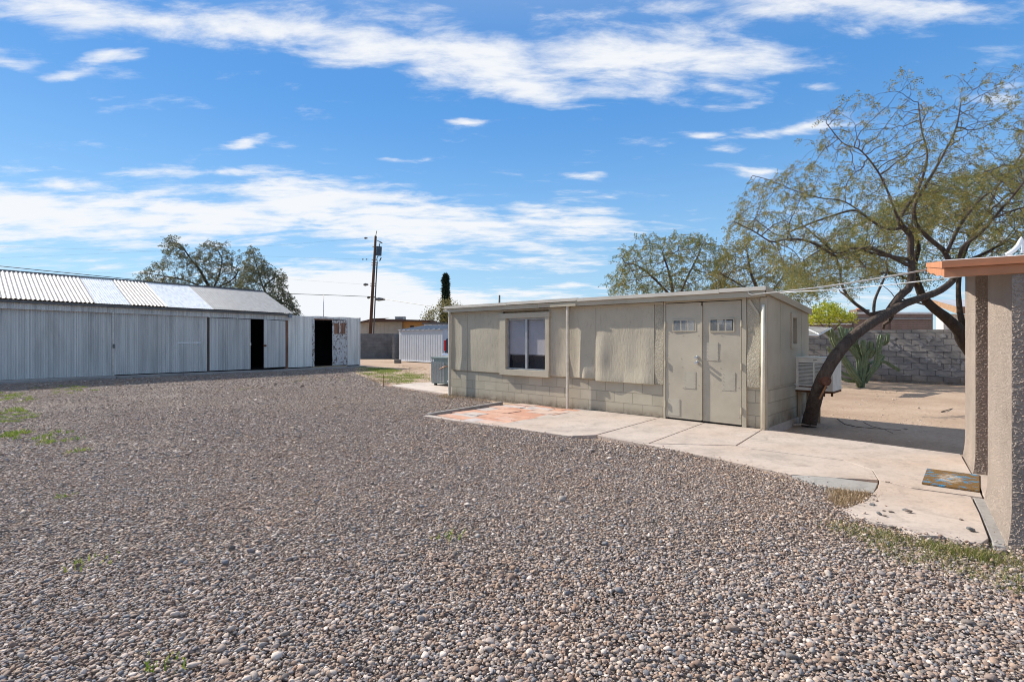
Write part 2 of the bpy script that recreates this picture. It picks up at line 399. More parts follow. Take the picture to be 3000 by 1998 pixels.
M['leaf_back'] = m_leaf('back_tree_leaf', [(0, (.10, .135, .05)), (.5, (.15, .18, .055)), (.75, (.23, .21, .055)), (1, (.46, .30, .06))])
M['leaf_far'] = m_leaf('far_tree_leaf', [(0, (.065, .08, .045)), (.6, (.11, .12, .065)), (1, (.20, .17, .08))])
M['leaf_yellow'] = m_leaf('yellow_green_leaf', [(0, (.20, .26, .02)), (.5, (.36, .40, .03)), (1, (.55, .50, .04))])
M['leaf_cypress'] = m_leaf('cypress_leaf', [(0, (.012, .03, .02)), (.7, (.022, .045, .028)), (1, (.05, .06, .03))], .1)
M['leaf_ochre'] = m_leaf('dry_shrub_leaf', [(0, (.11, .12, .035)), (.5, (.19, .17, .05)), (1, (.28, .22, .08))])
M['grass'] = m_leaf('grass_blade', [(0, (.12, .20, .025)), (.5, (.19, .28, .035)), (.8, (.28, .33, .05)), (1, (.38, .34, .12))])
M['weed'] = m_leaf('weed_blade', [(0, (.10, .14, .03)), (.4, (.17, .21, .04)), (.7, (.33, .28, .10)), (1, (.45, .36, .20))])
M['straw'] = m_leaf('dry_straw', [(0, (.28, .19, .10)), (.5, (.40, .29, .17)), (1, (.50, .38, .25))], .2)
M['cactus'] = m_plain('cactus_skin', (.19, .235, .135), .6, 0, .35, 14, bump=.003)
def m_gravel():
    t = MT('river_pebbles', .85, 0, .2)
    k = 1.13
    cs = [(.20, .18, .165), (.30, .26, .235), (.31, .23, .18), (.23, .165, .13), (.36, .28, .22), (.245, .195, .165), (.38, .34, .31), (.155, .145, .14), (.34, .26, .21), (.30, .27, .25), (.27, .25, .245),
          (.45, .40, .36), (.225, .215, .225), (.31, .25, .21), (.41, .35, .295), (.20, .15, .125), (.29, .28, .27), (.36, .30, .265), (.56, .51, .47), (.17, .18, .20), (.26, .21, .185)]
    col = t.ramp(t.island(), [(i / len(cs), (c[0] * k * 1.055, c[1] * k * .99, c[2] * k * .945)) for i, c in enumerate(cs)], True)
    n = t.noise(60, 4, .6)
    col = t.mix(1.0, col, t.ramp(n, [(.3, (.8, .8, .8)), (.7, (1.12, 1.1, 1.08))]), 'MULTIPLY')
    dust = t.ramp(t.noise(.55, 5, .65), [(.46, 0.0), (.72, .55)])
    t.color(t.mix(dust, col, t.mix(1.0, col, (1.10, .96, .82), 'MULTIPLY')))
    t.bump(t.noise(150, 3), .0015); return t.mat
M['gravel'] = m_gravel()
def m_gravelbed():
    t = MT('gravel_bed', .95, 0, .2)
    v = t.voronoi(34)
    c = t.ramp(v['Color'], [(0, (.13, .105, .09)), (.4, (.26, .22, .19)), (.7, (.36, .30, .265)), (1, (.50, .44, .39))])
    n = t.noise(.7, 6, .6)
    t.color(t.mix(1.0, c, t.ramp(n, [(.3, (.8, .76, .72)), (.7, (1.1, 1.08, 1.06))]), 'MULTIPLY'))
    t.bump(t.math('SUBTRACT', 1.0, v['Distance']), .03); return t.mat
M['gravel_bed'] = m_gravelbed()
def m_dirt():
    t = MT('desert_dirt', .95, 0, .15)
    a = t.noise(.5, 7, .6); b = t.noise(16, 6, .65); d = t.voronoi(22)
    c1 = t.ramp(a, [(.3, (.36, .25, .175)), (.55, (.47, .345, .25)), (.75, (.54, .41, .31))])
    peb = t.ramp(d['Distance'], [(.10, 1.0), (.26, 0.0)])
    pm = t.math('MULTIPLY', peb, t.ramp(t.noise(.8, 3), [(.46, 0.0), (.6, .75)]))
    c2 = t.mix(pm, c1, t.ramp(d['Color'], [(0, (.30, .25, .2)), (.6, (.55, .46, .38)), (1, (.68, .60, .52))]))
    t.color(t.mix(t.math('MULTIPLY', t.ramp(b, [(.35, 1.0), (.5, 0.0)]), .35), c2, (.24, .165, .115)))
    t.bump(b, .02); t.bump(peb, .01); return t.mat
M['dirt'] = m_dirt()

# ------------------------------------------------------------------ building frames
ANG = math.atan2(-1561.0, 1665.0)
SHL = 7.566                                              # length of the workshop front
_R0 = G(2246, 1258)
FS = Frame(_R0 - Vector((math.cos(ANG), math.sin(ANG), 0)) * SHL, ANG)      # x = 0 at its far left corner
FB = Frame(G(0, 1118) + Vector((math.sin(-ANG), math.cos(ANG), 0)) * 9.47, ANG + R(90))   # metal barn, x = 0 at its right end
HA = G(2964, 1594)
FH = Frame(HA, math.atan2(-1150.0, 1561.0))               # stucco house: x to the right along its front, y back along its left wall

def yard_z(x, y):
    """ground height: flat gravel court, the dirt yard beside the workshop about a hand lower"""
    lx = (x - FS.o.x) * FS.x.x + (y - FS.o.y) * FS.x.y; ly = (x - FS.o.x) * FS.y.x + (y - FS.o.y) * FS.y.y
    sm = lambda a, b, t: np.clip((t - a) / (b - a), 0, 1) ** 2 * (3 - 2 * np.clip((t - a) / (b - a), 0, 1))
    k = sm(SHL - .8, SHL - .3, lx) * sm(-.5, .0, ly)
    back = sm(2.5, 7.0, ly)
    return -.050 - k * (.060 - .045 * back)

def gz(p): return float(yard_z(np.array(p[0]), np.array(p[1])))

# ------------------------------------------------------------------ the ground
def build_ground():
    def axis(a, b, lo, hi, st):
        core = np.arange(a, b + 1e-6, st)
        return np.concatenate([[lo, lo * .3 + a * .7], core, [hi * .3 + b * .7, hi]])
    xs = axis(-26, 20, -900, 900, .25); ys = axis(-3, 30, -300, 1500, .25)
    X, Y = np.meshgrid(xs, ys); rng = np.random.default_rng(3)
    Z = yard_z(X, Y); Z[2:-2, 2:-2] += rng.normal(0, .0025, Z[2:-2, 2:-2].shape)
    n, m = len(xs), len(ys); V = np.stack([X.ravel(), Y.ravel(), Z.ravel()], 1)
    k = (np.arange(m - 1)[:, None] * n + np.arange(n - 1)[None, :]).ravel()
    tag(np_mesh('ground', V, np.stack([k, k + 1, k + n + 1, k + n], 1), M['dirt'], smooth=True), kind='structure')
build_ground()

def px(*pts): return [tuple(G(u, v)[:2]) for u, v in pts]
EDGE = px((1465,1179),(1248,1215),(1274,1226),(1348,1237),(1453,1248),(1667,1279),(1746,1283),(1962,1316),(2141,1354),(2307,1391),(2350,1404),(2420,1426),(2500,1439),(2548,1442),
          (2540,1465),(2465,1492),(2506,1512),(2567,1529),(2625,1540),(2692,1567),(2760,1568),(2828,1584),(2876,1591),(2958,1600))
GPOLY = ([tuple(FB.w(-30, -.75)[:2]), tuple(FB.w(0, -.75)[:2]), tuple(FB.w(3.0, -.8)[:2])] + px((1040,1092),(1085,1108),(1120,1124),(1150,1131),(1314,1156))
         + [tuple(FS.w(0, -.02)[:2]), tuple(FS.w(1.0, -.02)[:2])] + EDGE + [tuple(FH.w(.1, -.02)[:2]), tuple(FH.w(6, -.02)[:2]), (9, -2.5), (-14, -2.5)])
tag(MB().quad(*[(p[0], p[1], -.038) for p in GPOLY]).build('gravel_bed', M['gravel_bed']), kind='structure')

def inside(P, poly):
    x, y = P[:, 0], P[:, 1]; r = np.zeros(len(P), bool); n = len(poly)
    for i in range(n):
        x0, y0 = poly[i]; x1, y1 = poly[(i + 1) % n]
        c = ((y0 > y) != (y1 > y)); 
        with np.errstate(divide='ignore', invalid='ignore'):
            r ^= c & (x < (x1 - x0) * (y - y0) / (y1 - y0 + 1e-12) + x0)
    return r

def ico(level):
    t = (1 + 5 ** .5) / 2
    v = [(-1,t,0),(1,t,0),(-1,-t,0),(1,-t,0),(0,-1,t),(0,1,t),(0,-1,-t),(0,1,-t),(t,0,-1),(t,0,1),(-t,0,-1),(-t,0,1)]
    f = [(0,11,5),(0,5,1),(0,1,7),(0,7,10),(0,10,11),(1,5,9),(5,11,4),(11,10,2),(10,7,6),(7,1,8),(3,9,4),(3,4,2),(3,2,6),(3,6,8),(3,8,9),(4,9,5),(2,4,11),(6,2,10),(8,6,7),(9,8,1)]
    v = [Vector(p).normalized() for p in v]
    for _ in range(level):
        nf = []; mid = {}
        def mp(a, b):
            k = (min(a, b), max(a, b))
            if k not in mid: mid[k] = len(v); v.append(((v[a] + v[b]) / 2).normalized())
            return mid[k]
        for a, b, c in f:
            ab, bc, ca = mp(a, b), mp(b, c), mp(c, a); nf += [(a, ab, ca), (b, bc, ab), (c, ca, bc), (ab, bc, ca)]
        f = nf
    return np.array([tuple(p) for p in v]), np.array(f)

def stones(P, size, rng, level, zbase, nshape=14):
    """P (n,2) positions, size (n,) half-lengths -> verts, faces of that many pebbles"""
    if level >= 0: v0, f0 = ico(level)
    else:
        v0 = np.array([(1, 0, 0), (0, 1, 0), (-1, 0, 0), (0, -1, 0), (0, 0, 1), (0, 0, -1)], float)
        f0 = np.array([(0, 1, 4), (1, 2, 4), (2, 3, 4), (3, 0, 4), (1, 0, 5), (2, 1, 5), (3, 2, 5), (0, 3, 5)])
    sh = []
    for _ in range(nshape):
        d = rng.normal(size=(5, 3)); d /= np.linalg.norm(d, axis=1)[:, None]
        k = np.ones(len(v0))
        for q in d:                                     # flatten a few sides: water-worn but not egg-smooth
            h = v0 @ q; k = np.where(h * k > .72, .72 / np.maximum(h, 1e-6) * .97 + .03 * k, k)
        sh.append(v0 * k[:, None] * (1 + rng.normal(0, .085 if level > 0 else .13, (len(v0), 1))))
    sh = np.array(sh); n = len(P)
    s = sh[rng.integers(0, nshape, n)]
    sc = np.stack([np.ones(n), rng.uniform(.5, .95, n), rng.uniform(.26, .62, n) * (.46 if level < 0 else (.72 if level == 0 else .95))], 1) * size[:, None]
    s = s * sc[:, None, :]
    tilt = rng.normal(0, .32, n); rz = rng.uniform(0, 2 * np.pi, n); tz = rng.uniform(0, 2 * np.pi, n)
    c, d = np.cos(tz)[:, None], np.sin(tz)[:, None]; x = s[..., 0] * c - s[..., 1] * d; y = s[..., 0] * d + s[..., 1] * c; z = s[..., 2]
    c, d = np.cos(tilt)[:, None], np.sin(tilt)[:, None]; y, z = y * c - z * d, y * d + z * c
    c, d = np.cos(rz)[:, None], np.sin(rz)[:, None]; x, y = x * c - y * d, x * d + y * c
    zz = zbase + rng.uniform(-.1, 1.25, n) * sc[:, 2]
    V = np.stack([x + P[:, :1], y + P[:, 1:2], z + zz[:, None]], -1).reshape(-1, 3)
    Fq = (f0[None] + (np.arange(n) * len(v0))[:, None, None]).reshape(-1, 3)
    return V, Fq

def build_gravel():
    rng = np.random.default_rng(11); Vs = []; Fs = []; off = 0
    bands = [(1.5, 3.5, .0155, .0098, 1), (3.5, 6.5, .0180, .0112, 0), (6.5, 10.5, .025, .0132, 0), (10.5, 16.0, .040, .0185, -1), (16.0, 27.0, .070, .027, -1)]
    for (y0, y1, st, sz, lv) in bands:
        fz = .06 * y0; ya = max(1.5, y0 - 2 * fz); yb = y1 + .12 * y1
        ny = int((yb - ya) / st)
        for j in range(ny):
            y = ya + (j + .5) * st; w = y * .98 + 1.1
            x = np.arange(-w, w, st); n = len(x)
            P = np.stack([x + rng.uniform(-.5, .5, n) * st * 1.3, y + rng.uniform(-.5, .5, n) * st * 1.3], 1)
            Vs.append(P)
        P = np.concatenate(Vs); Vs = []
        h = np.sin(P[:, 0] * 91.7 + P[:, 1] * 47.3) * 43758.5; h = (h - np.floor(h)) - .5            # ragged hand-over between neighbouring sizes
        yy = P[:, 1] * (1 + .16 * h); P = P[(yy >= (y0 if y0 > 1.5 else 0)) & (yy < y1)]
        P = P[inside(P, GPOLY) | ((P[:, 1] > 16.5) & (P[:, 0] > -9) & (P[:, 0] < -3.4) & inside(P + rng.normal(0, .75, P.shape), GPOLY))]
        # thinner where weeds and dirt show, beside the barn on the left
        d = (P[:, 0] - FB.o.x) * FB.y.x + (P[:, 1] - FB.o.y) * FB.y.y
        thin = np.clip((d + 3.2) / 2.6, 0, 1) * .55
        lump = np.sin(P[:, 0] * 1.7 + 1.3 * np.sin(P[:, 1] * 1.1)) * np.sin(P[:, 1] * 1.3 + np.sin(P[:, 0] * .9))
        left = (P[:, 0] < -.62 * P[:, 1]) & (P[:, 1] > 7); thin = np.where(left, np.maximum(thin, .18 + .25 * (lump > .1)), thin)
        P = P[rng.uniform(size=len(P)) > thin]
        s = sz * np.exp(rng.normal(0, .33, len(P))); big = rng.uniform(size=len(P)) < .002; s = np.where(big, s * 1.5, s)
        zb = -.021 + .004 * np.sin(P[:, 0] * 2.1 + P[:, 1]) * np.sin(P[:, 1] * 1.7)
        V, Fq = stones(P, s, rng, lv, zb)
        tag(np_mesh('gravel', V, Fq, M['gravel'], smooth=True), kind='stuff')
build_gravel()
def build_spill():
    rng = np.random.default_rng(41); P = []
    for a, b in zip(EDGE[2:], EDGE[3:]):
        a, b = np.array(a), np.array(b); L = np.linalg.norm(b - a); n = int(L * 110); t = rng.uniform(0, 1, (n, 1)); d = (b - a) / L; nr = np.array([-d[1], d[0]])
        P.append(a + (b - a) * t + nr * rng.normal(.0, .035, (n, 1)) + nr * np.abs(rng.normal(0, .09, (n, 1))) * (rng.uniform(size=(n, 1)) < .12))
    P = np.concatenate(P)
    V, Fq = stones(P, .0105 * np.exp(rng.normal(0, .35, len(P))), rng, 0, -.006)
    tag(np_mesh('gravel', V, Fq, M['gravel'], smooth=True), kind='stuff')
build_spill()
def build_yard_stones():
    rng = np.random.default_rng(19); n = 9000
    lx = rng.uniform(SHL + .1, SHL + 7, n); ly = rng.uniform(.1, 9.5, n)
    k = np.clip(np.sin(lx * 1.3 + 2 * np.sin(ly * .7)) * .5 + .5, 0, 1) * np.exp(-((ly - 4.4) / 1.7) ** 2) + .12
    m = rng.uniform(size=n) < k; lx, ly = lx[m], ly[m]
    P = np.stack([FS.o.x + FS.x.x * lx + FS.y.x * ly, FS.o.y + FS.x.y * lx + FS.y.y * ly], 1)
    hl = (P[:, 0] - FH.o.x) * FH.x.x + (P[:, 1] - FH.o.y) * FH.x.y; P = P[hl < -.3]
    V, Fq = stones(P, .011 * np.exp(rng.normal(0, .45, len(P))), rng, 0, 0.0)
    V[:, 2] += np.repeat(yard_z(P[:, 0], P[:, 1]), 12)
    t = MT('yard_pebbles', .9, 0, .2); t.color(t.ramp(t.island(), [(0, (.34, .25, .18)), (.3, (.55, .44, .35)), (.6, (.66, .57, .48)), (.85, (.42, .33, .26)), (1, (.70, .64, .56))]))
    tag(np_mesh('gravel', V, Fq, t.mat), kind='stuff')
build_yard_stones()

# ------------------------------------------------------------------ concrete, pavers, kerb
def slab(name, pts, mat, z0=-.12, z1=0.0, bev=.004):
    o = MB().prism([tuple(p) for p in pts], z0, z1).build(name, mat, bevel=bev); return tag(o, kind='structure')
def fw(x, y=-.015): return tuple(FS.w(x, y)[:2])
def wx(u, v): return FS.loc(G(u, v)).x
slab('patio', px((1453,1246)) + [fw(wx(1659,1201)), fw(wx(1908,1229) - .008)] + px((1745,1273.5),(1667,1277)), M['slab'])
slab('patio', [fw(wx(1908,1229) + .008), fw(wx(2046,1243) - .008)] + px((1900,1298),(1750,1274.5)), M['slab'])
slab('patio', [fw(wx(2046,1243) + .008), fw(wx(2221,1262) - .008)] + px((2155,1304.2),(1905,1298)), M['slab'])
slab('patio', [fw(wx(2221,1262) + .008), fw(SHL + .05)] + px((2813,1330),(2847,1389),(2878,1456),(2845,1451),(2672,1428),(2574,1404),(2556,1375),(2472,1347.5),(2200,1313.5),(2160,1305)), M['slab'])
slab('patio', px((1753,1275),(1901,1298.8),(2156,1305.2),(2200,1314.2),(2472,1348.2),(2554.8,1375.8),(2572.4,1404.6),(2480,1400),(2319,1389),(2141,1351),(1962,1314)), M['slab'], z1=-.002)
slab('patio', px((2319,1390.5),(2400,1392),(2480,1402),(2572,1413),(2560,1440),(2500,1437),(2420,1424),(2350,1402)), M['cement_patch'], z1=-.005)
slab('patio', px((2576,1406),(2672,1429.6),(2844,1452.6),(2868,1500),(2896,1574),(2876,1589),(2828,1584),(2760,1568),(2692,1566),(2625,1540),(2567,1529),(2506,1512),(2465,1492),(2540,1465),(2574,1424)), M['slab'], z1=-.004)
slab('concrete_pad', px((1146,1128.5),(1205,1122.5),(1262,1119.5)) + [tuple(FS.w(.9, 4.2)[:2]), tuple(FS.w(.9, .03)[:2])] + px((1316,1154)), M['pad'], z1=.0)

def build_pavers():
    rng = random.Random(5)
    x0 = FS.loc(G(1274, 1213)).x; x1 = FS.loc(G(1453, 1245)).x - .01
    y0 = FS.loc(G(1453, 1245)).y + .02; y1 = -.14
    t = MT('flagstone_pavers', .85, 0, .25)
    c = t.ramp(t.island(), [(0, (.52, .28, .19)), (.2, (.57, .35, .25)), (.38, (.55, .41, .33)), (.52, (.49, .43, .38)), (.66, (.56, .32, .22)), (.8, (.52, .46, .42)), (.9, (.58, .38, .29))], True)
    n = t.noise(6, 6, .65)
    t.color(t.mix(1.0, c, t.ramp(n, [(.3, (.80, .80, .82)), (.7, (1.12, 1.1, 1.1))]), 'MULTIPLY')); t.bump(t.noise(40, 4), .003)
    m = MB(); y = y0
    while y < y1 - .12:
        h = min(rng.choice((.20, .30, .30, .40)), y1 - y)
        x = x0 + (0.12 if y < y0 + .35 else 0) + rng.uniform(0, .06)
        while x < x1 - .02:
            w = min(rng.choice((.30, .42, .58, .62)), x1 - x); zt = rng.uniform(-.012, .004); s = rng.uniform(-.006, .006)
            p = [(x + .004, y + .004), (x + w - .004, y + .004), (x + w - .004, y + h - .004), (x + .004, y + h - .004)]
            m.hexa([tuple(FS.w(a, b, -.08)) for a, b in p] + [tuple(FS.w(a, b, zt + (s if i in (0, 3) else -s))) for i, (a, b) in enumerate(p)])
            x += w
        y += h
    tag(m.build('paving', t.mat, bevel=.004), kind='structure')
    k = MB(); a, b = FS.loc(G(1252, 1214)), FS.loc(G(1468, 1179))
    k.prism([tuple(FS.w(a.x - .02, a.y)[:2]), tuple(FS.w(a.x + .06, a.y)[:2]), tuple(FS.w(b.x + .06, b.y)[:2]), tuple(FS.w(b.x - .02, b.y)[:2])], -.1, .022)
    tag(k.build('kerb', M['footing'], bevel=.01), kind='structure')
    k = MB().prism([tuple(FS.w(x0 - .02, y0 - .16)[:2]), tuple(FS.w(x1 + .2, y0 - .05)[:2]), tuple(FS.w(x1 + .2, y0 - .005)[:2]), tuple(FS.w(x0 - .02, y0 - .005)[:2])], -.1, -.006)
    tag(k.build('kerb', M['slab'], bevel=.01), kind='structure')
build_pavers()

# ------------------------------------------------------------------ the workshop (plywood over painted block)
def build_workshop():
    L, D, y_f = SHL, 2.32, 0.0
    root = thing('workshop', 'long low beige workshop of warped plywood over painted block with double doors', 'outbuilding', FS.o, FS.ang)
    zb = FS.front(1322.8, 1080)[1]; zb2 = FS.front(1921, 1116)[1]; zb = (zb + zb2) / 2          # top of the block courses
    zf = FS.front(1945.7, 885.7)[1]                                                     # underside of the fascia
    zt = FS.front(2253, 841)[1]                                                          # roof edge
    zback = zt - .25
    P = {k: FS.front(u, 1000)[0] for k, u in dict(j1=1371.7, w0=1471, w1=1615, post=1663, j2=1748, j3=1919.6, dl=1950, dm=2058.5, dr=2174, fr=2189, st1=2232, wi0=1488, wi1=1604, wm=1543).items()}
    z = lambda u, v: FS.front(u, v)[1]
    # walls
    MB().box(0, P['dl'], 0, .18, -.15, zb).build('block_wall', M['paint_block'], root)
    MB().box(P['fr'], L, 0, .18, -.15, zb).build('block_wall', M['paint_block'], root)
    MB().box(0, P['w0'] + .06, .03, .18, zb, zf + .1).box(P['w1'] - .06, P['dl'], .03, .18, zb, zf + .1).box(P['w0'] + .06, P['w1'] - .06, .03, .18, z(1540, 918), zf + .1).build('stud_wall', M['wood_raw'], root)
    # side wall: lower courses of block, boards above, sloping top
    sw = MB()
    sw.hexa([(L - .15, .18, -.15), (L, 0.181, -.15), (L, D, -.15), (L - .15, D, -.15), (L - .15, .18, zb), (L, .181, zb), (L, D, zb), (L - .15, D, zb)])
    sw.build('side_block_wall', M['paint_block_side'], root)
    ys0, ys1 = FS.side(2313.7, 970, L)[0], FS.side(2331.6, 970, L)[0]
    zs0, zs1 = FS.side(2325, 1022, L)[1], FS.side(2325, 917, L)[1]
    yi0, yi1 = ys0 + .07, ys1 - .05; zi0, zi1 = zs0 + .09, zs1 - .09
    top = lambda y: zt - .05 - .25 * y / D
    up = MB(); off = .012
    def piece(a, b, z0, z1f):
        up.hexa([(L - .1, a, z0), (L + off, a, z0), (L + off, b, z0), (L - .1, b, z0), (L - .1, a, z1f(a)), (L + off, a, z1f(a)), (L + off, b, z1f(b)), (L - .1, b, z1f(b))])
    piece(.0, yi0, zb, top); piece(yi1, D, zb, top); piece(yi0, yi1, zb, lambda y: zi0); piece(yi0, yi1, zi1, top)
    up.build('side_boarding', M['paint_wood'], root)
    for y in (.62, 1.86):
        MB().box(L + off, L + off + .006, y, y + .018, zb, top(y) - .02).build('side_batten', M['paint_wood'], root)
    MB().box(L + .001, L + .03, .02, D, -.15, .02).build('side_sill', M['slab'], root)
    w = thing('side_window', None, None); w.parent = root
    fr = MB().box(L + off, L + off + .025, ys0, ys1, zs0, zi0 - .002).box(L + off, L + off + .025, ys0, ys1, zi1 + .002, zs1).box(L + off, L + off + .025, ys0, yi0, zi0 - .002, zi1 + .002).box(L + off, L + off + .025, yi1, ys1, zi0 - .002, zi1 + .002)
    fr.build('window_frame', M['paint_wood'], w); MB().box(L - .05, L - .045, yi0, yi1, zi0, zi1).build('pane', M['wood_dark'], w)
    MB().box(0, L, D - .15, D, -.15, zback - .1).build('back_wall', M['paint'], root)
    MB().box(0, .15, .18, D - .15, -.15, zt - .3).build('end_wall', M['paint'], root)
    MB().box(.15, L - .15, .18, D - .15, -.14, -.02).build('floor_slab', M['shade_floor'], root)
    # roof with drip edge and fascia board
    ov = .15
    rf = MB().hexa([(-.06, -ov - .02, zt - .05), (L + .04, -ov - .02, zt - .05), (L + .04, D + .06, zback - .05), (-.06, D + .06, zback - .05),
                    (-.06, -ov - .02, zt - .008), (L + .04, -ov - .02, zt - .008), (L + .04, D + .06, zback - .008), (-.06, D + .06, zback - .008)])
    rf.build('roof', M['roof_coat'], root)
    de = MB(); xs = [-.065, 2.1, 4.05, P['dm'] + .35, L + .045]
    for i in range(4):
        dz = (0, .006, -.004, .003)[i]; de.box(xs[i] + .003, xs[i + 1] - .003, -ov - .032, -ov - .021, zt - .062 + dz, zt + dz)
        de.box(xs[i] + .003, xs[i + 1] - .003, -ov - .021, -ov + .12, zt - .007 + dz, zt + dz)
    de.build('drip_edge', m_painted('drip_edge_paint', (.62, .57, .49)), root)
    rk = MB().hexa([(L + .041, -ov, zt - .11), (L + .056, -ov, zt - .11), (L + .056, D + .06, zback - .11), (L + .041, D + .06, zback - .11), (L + .041, -ov, zt - .004), (L + .056, -ov, zt - .004), (L + .056, D + .06, zback - .004), (L + .041, D + .06, zback - .004)])
    rk.build('rake_trim', M['paint_wood'], root)
    MB().box(-.05, 3.0, -ov, -ov + .038, zf, zt - .064).box(3.006, L + .02, -ov, -ov + .038, zf + .004, zt - .064).box(-.05, L + .02, -ov + .038, .03, zf + .03, zt - .066).build('fascia_board', M['paint_wood'], root)
    MB().box(.03, P['dl'] - .02, -.055, -.002, zf - .035, zf - .004).build('frieze_strip', M['paint'], root)
    # warped plywood sheets: each bellies and curls in its own way (metres out from the wall)
    def sheet(x0, x1, z0, z1, warp_, mat=M['plywood'], nx=30, nz=40, name='plywood_panel'):
        m = MB(); th = .014; warp = lambda a, b: 1.5 * warp_(a, b)
        f = lambda a, b: (x0 + (x1 - x0) * a, -.012 - th - warp(a, b), z0 + (z1 - z0) * b)
        m.grid(f, nx, nz); n = nx + 1
        bx = lambda a, b: (x0 + (x1 - x0) * a, .0 - .004, z0 + (z1 - z0) * b)
        for k in range(nx):
            a, b = k / nx, (k + 1) / nx; m.quad(bx(a, 0), bx(b, 0), f(b, 0), f(a, 0)); m.quad(f(a, 1), f(b, 1), bx(b, 1), bx(a, 1))
        for k in range(nz):
            a, b = k / nz, (k + 1) / nz; m.quad(f(0, a), f(0, b), bx(0, b), bx(0, a)); m.quad(bx(1, a), bx(1, b), f(1, b), f(1, a))
        return m.build(name, mat, root, smooth=False)
    g_ = lambda a, c, s: math.exp(-((a - c) / s) ** 2)
    zt_p = zf + .025
    sheet(.04, P['j1'] - .004, zb - .02, zt_p, lambda a, b: .024 * g_(a, .0, .16) * (1 - .35 * b) + .012 * g_(b, .0, .15) * a)
    sheet(P['j1'] + .004, P['w0'] + .05, zb - .025, zt_p, lambda a, b: .010 * math.sin(3.1 * a) * math.sin(2.6 * b) + .010 * g_(b, 0, .16) * g_(a, .8, .3))
    sheet(P['w1'] - .05, P['post'] + .06, zb - .02, zt_p, lambda a, b: .020 * g_(a, .30, .25) * g_(b, .45, .5) + .018 * g_(b, 0, .2) * a)
    sheet(P['post'] + .068, P['j2'] - .004, zb - .02, zt_p, lambda a, b: .026 * g_(a, .62 - .25 * b, .16) * (1 - b) + .034 * g_(b, 0, .25) * g_(a, .75, .3))
    sheet(P['j2'] + .004, P['j3'] - .004, zb - .06, zt_p, lambda a, b: .030 * g_(b, .30, .30) * (g_(a, .1, .13) * .9 + .30 * math.sin(9 * a) ** 2 * a) + .022 * g_(b, 0, .13) * (.3 + .7 * abs(math.sin(5.5 * a + .4))))
    sheet(P['j3'] + .004, P['dl'] - .03, zb - .05, zt_p, lambda a, b: .004 * math.sin(7 * b), M['stucco_panel'], 6, 12, 'stucco_panel')
    sheet(P['fr'] + .01, P['st1'] - .02, FS.front(2205, 1134)[1], zf + .025, lambda a, b: .010 * g_(b, .2, .3) + .006 * math.sin(9 * b), M['stucco_panel'], 8, 20, 'stucco_panel')
    br = MB().hexa([(P['fr'] + .02, -.05, zf - .05), (P['fr'] + .06, -.05, zf - .02), (P['st1'] - .03, -.05, zf - .24), (P['st1'] - .03, -.05, zf - .29), (P['fr'] + .02, -.03, zf - .05), (P['fr'] + .06, -.03, zf - .02), (P['st1'] - .03, -.03, zf - .24), (P['st1'] - .03, -.03, zf - .29)])
    br.build('corner_brace', M['paint_wood'], root)
    # window
    win = thing('window', None, None); win.parent = root
    x0, x1, i0, i1, xm = P['w0'], P['w1'], P['wi0'], P['wi1'], P['wm']
    zo0, zo1 = z(1540, 1101), z(1540, 917); zi0, zi1 = z(1540, 1083.5), z(1540, 932.5)
    y0 = -.085
    MB().box(x0 - .03, x1 + .02, y0 - .008, -.012, zi1 + .004, zo1).box(x0, i0, y0, -.012, zi0 - .004, zi1 + .004).box(i1, x1, y0, -.012, zi0 - .004, zi1 + .004).box(x0, x1 - .005, y0 - .004, -.012, zo0, zi0 - .004).build('window_frame', M['paint_wood'], win, bevel=.003)
    fr = MB(); t_ = .03; yy = .02
    for a, b, c, d in ((i0, i1, zi0, zi0 + t_), (i0, i1, zi1 - t_, zi1), (i0, i0 + t_, zi0 + t_, zi1 - t_), (i1 - t_, i1, zi0 + t_, zi1 - t_), (xm - .03, xm + .03, zi0 + t_, zi1 - t_)): fr.box(a, b, yy - .035, yy + .02, c, d)
    fr.build('sash', m_plain('aluminium_sash', (.40, .41, .42), .4, .5), win)
    gl = MT('window_glass', .03, 0, .6); gl.color((.035, .045, .07)); gl.p.inputs['Alpha'].default_value = .16
    for a, b in ((i0 + t_, xm - .03), (xm + .03, i1 - t_)): MB().box(a, b, yy, yy + .006, zi0 + t_, zi1 - t_).build('pane', gl.mat, win)
    bl = MB(); k = zi0 + .34
    while k < zi1 - .03:
        bl.hexa([(i0 + .01, .034, k), (i1 - .01, .034, k), (i1 - .01, .042, k + .0155), (i0 + .01, .042, k + .0155), (i0 + .01, .035, k), (i1 - .01, .035, k), (i1 - .01, .043, k + .0155), (i0 + .01, .043, k + .0155)]); k += .0165
    bl.build('blind', m_plain('pale_blind', (.80, .74, .76), .6, 0, .06), win)
    MB().box(i0 + .01, i1 - .01, .032, .05, zi0 + .315, zi0 + .335).build('blind_rail', m_plain('blind_rail_grey', (.16, .155, .16), .5), win)
    MB().box(i0, i1, .16, .165, zi0, zi1).build('room_shade', M['dark'], win)  # dark sheet painted as the unlit room behind the blind
    # the double doors
    zd0 = .03; zd1 = z(2060, 886); 
    jb = MB().box(P['dl'] - .015, P['dl'] + .018, -.045, .05, -.02, zf + .027).box(P['dr'] + .012, P['fr'] - .0, -.04, .05, -.02, zf + .027).box(P['dl'] + .018, P['dr'] + .012, -.035, .05, zd1 + .014, zf + .028)
    jb.build('door_frame', M['paint'], root, bevel=.003)
    MB().box(P['dl'] + .018, P['dr'] + .012, .045, .06, -.02, zd1 + .014).build('door_gap_shade', M['dark'], root)  # dark sheet painting the shade seen through the door gaps
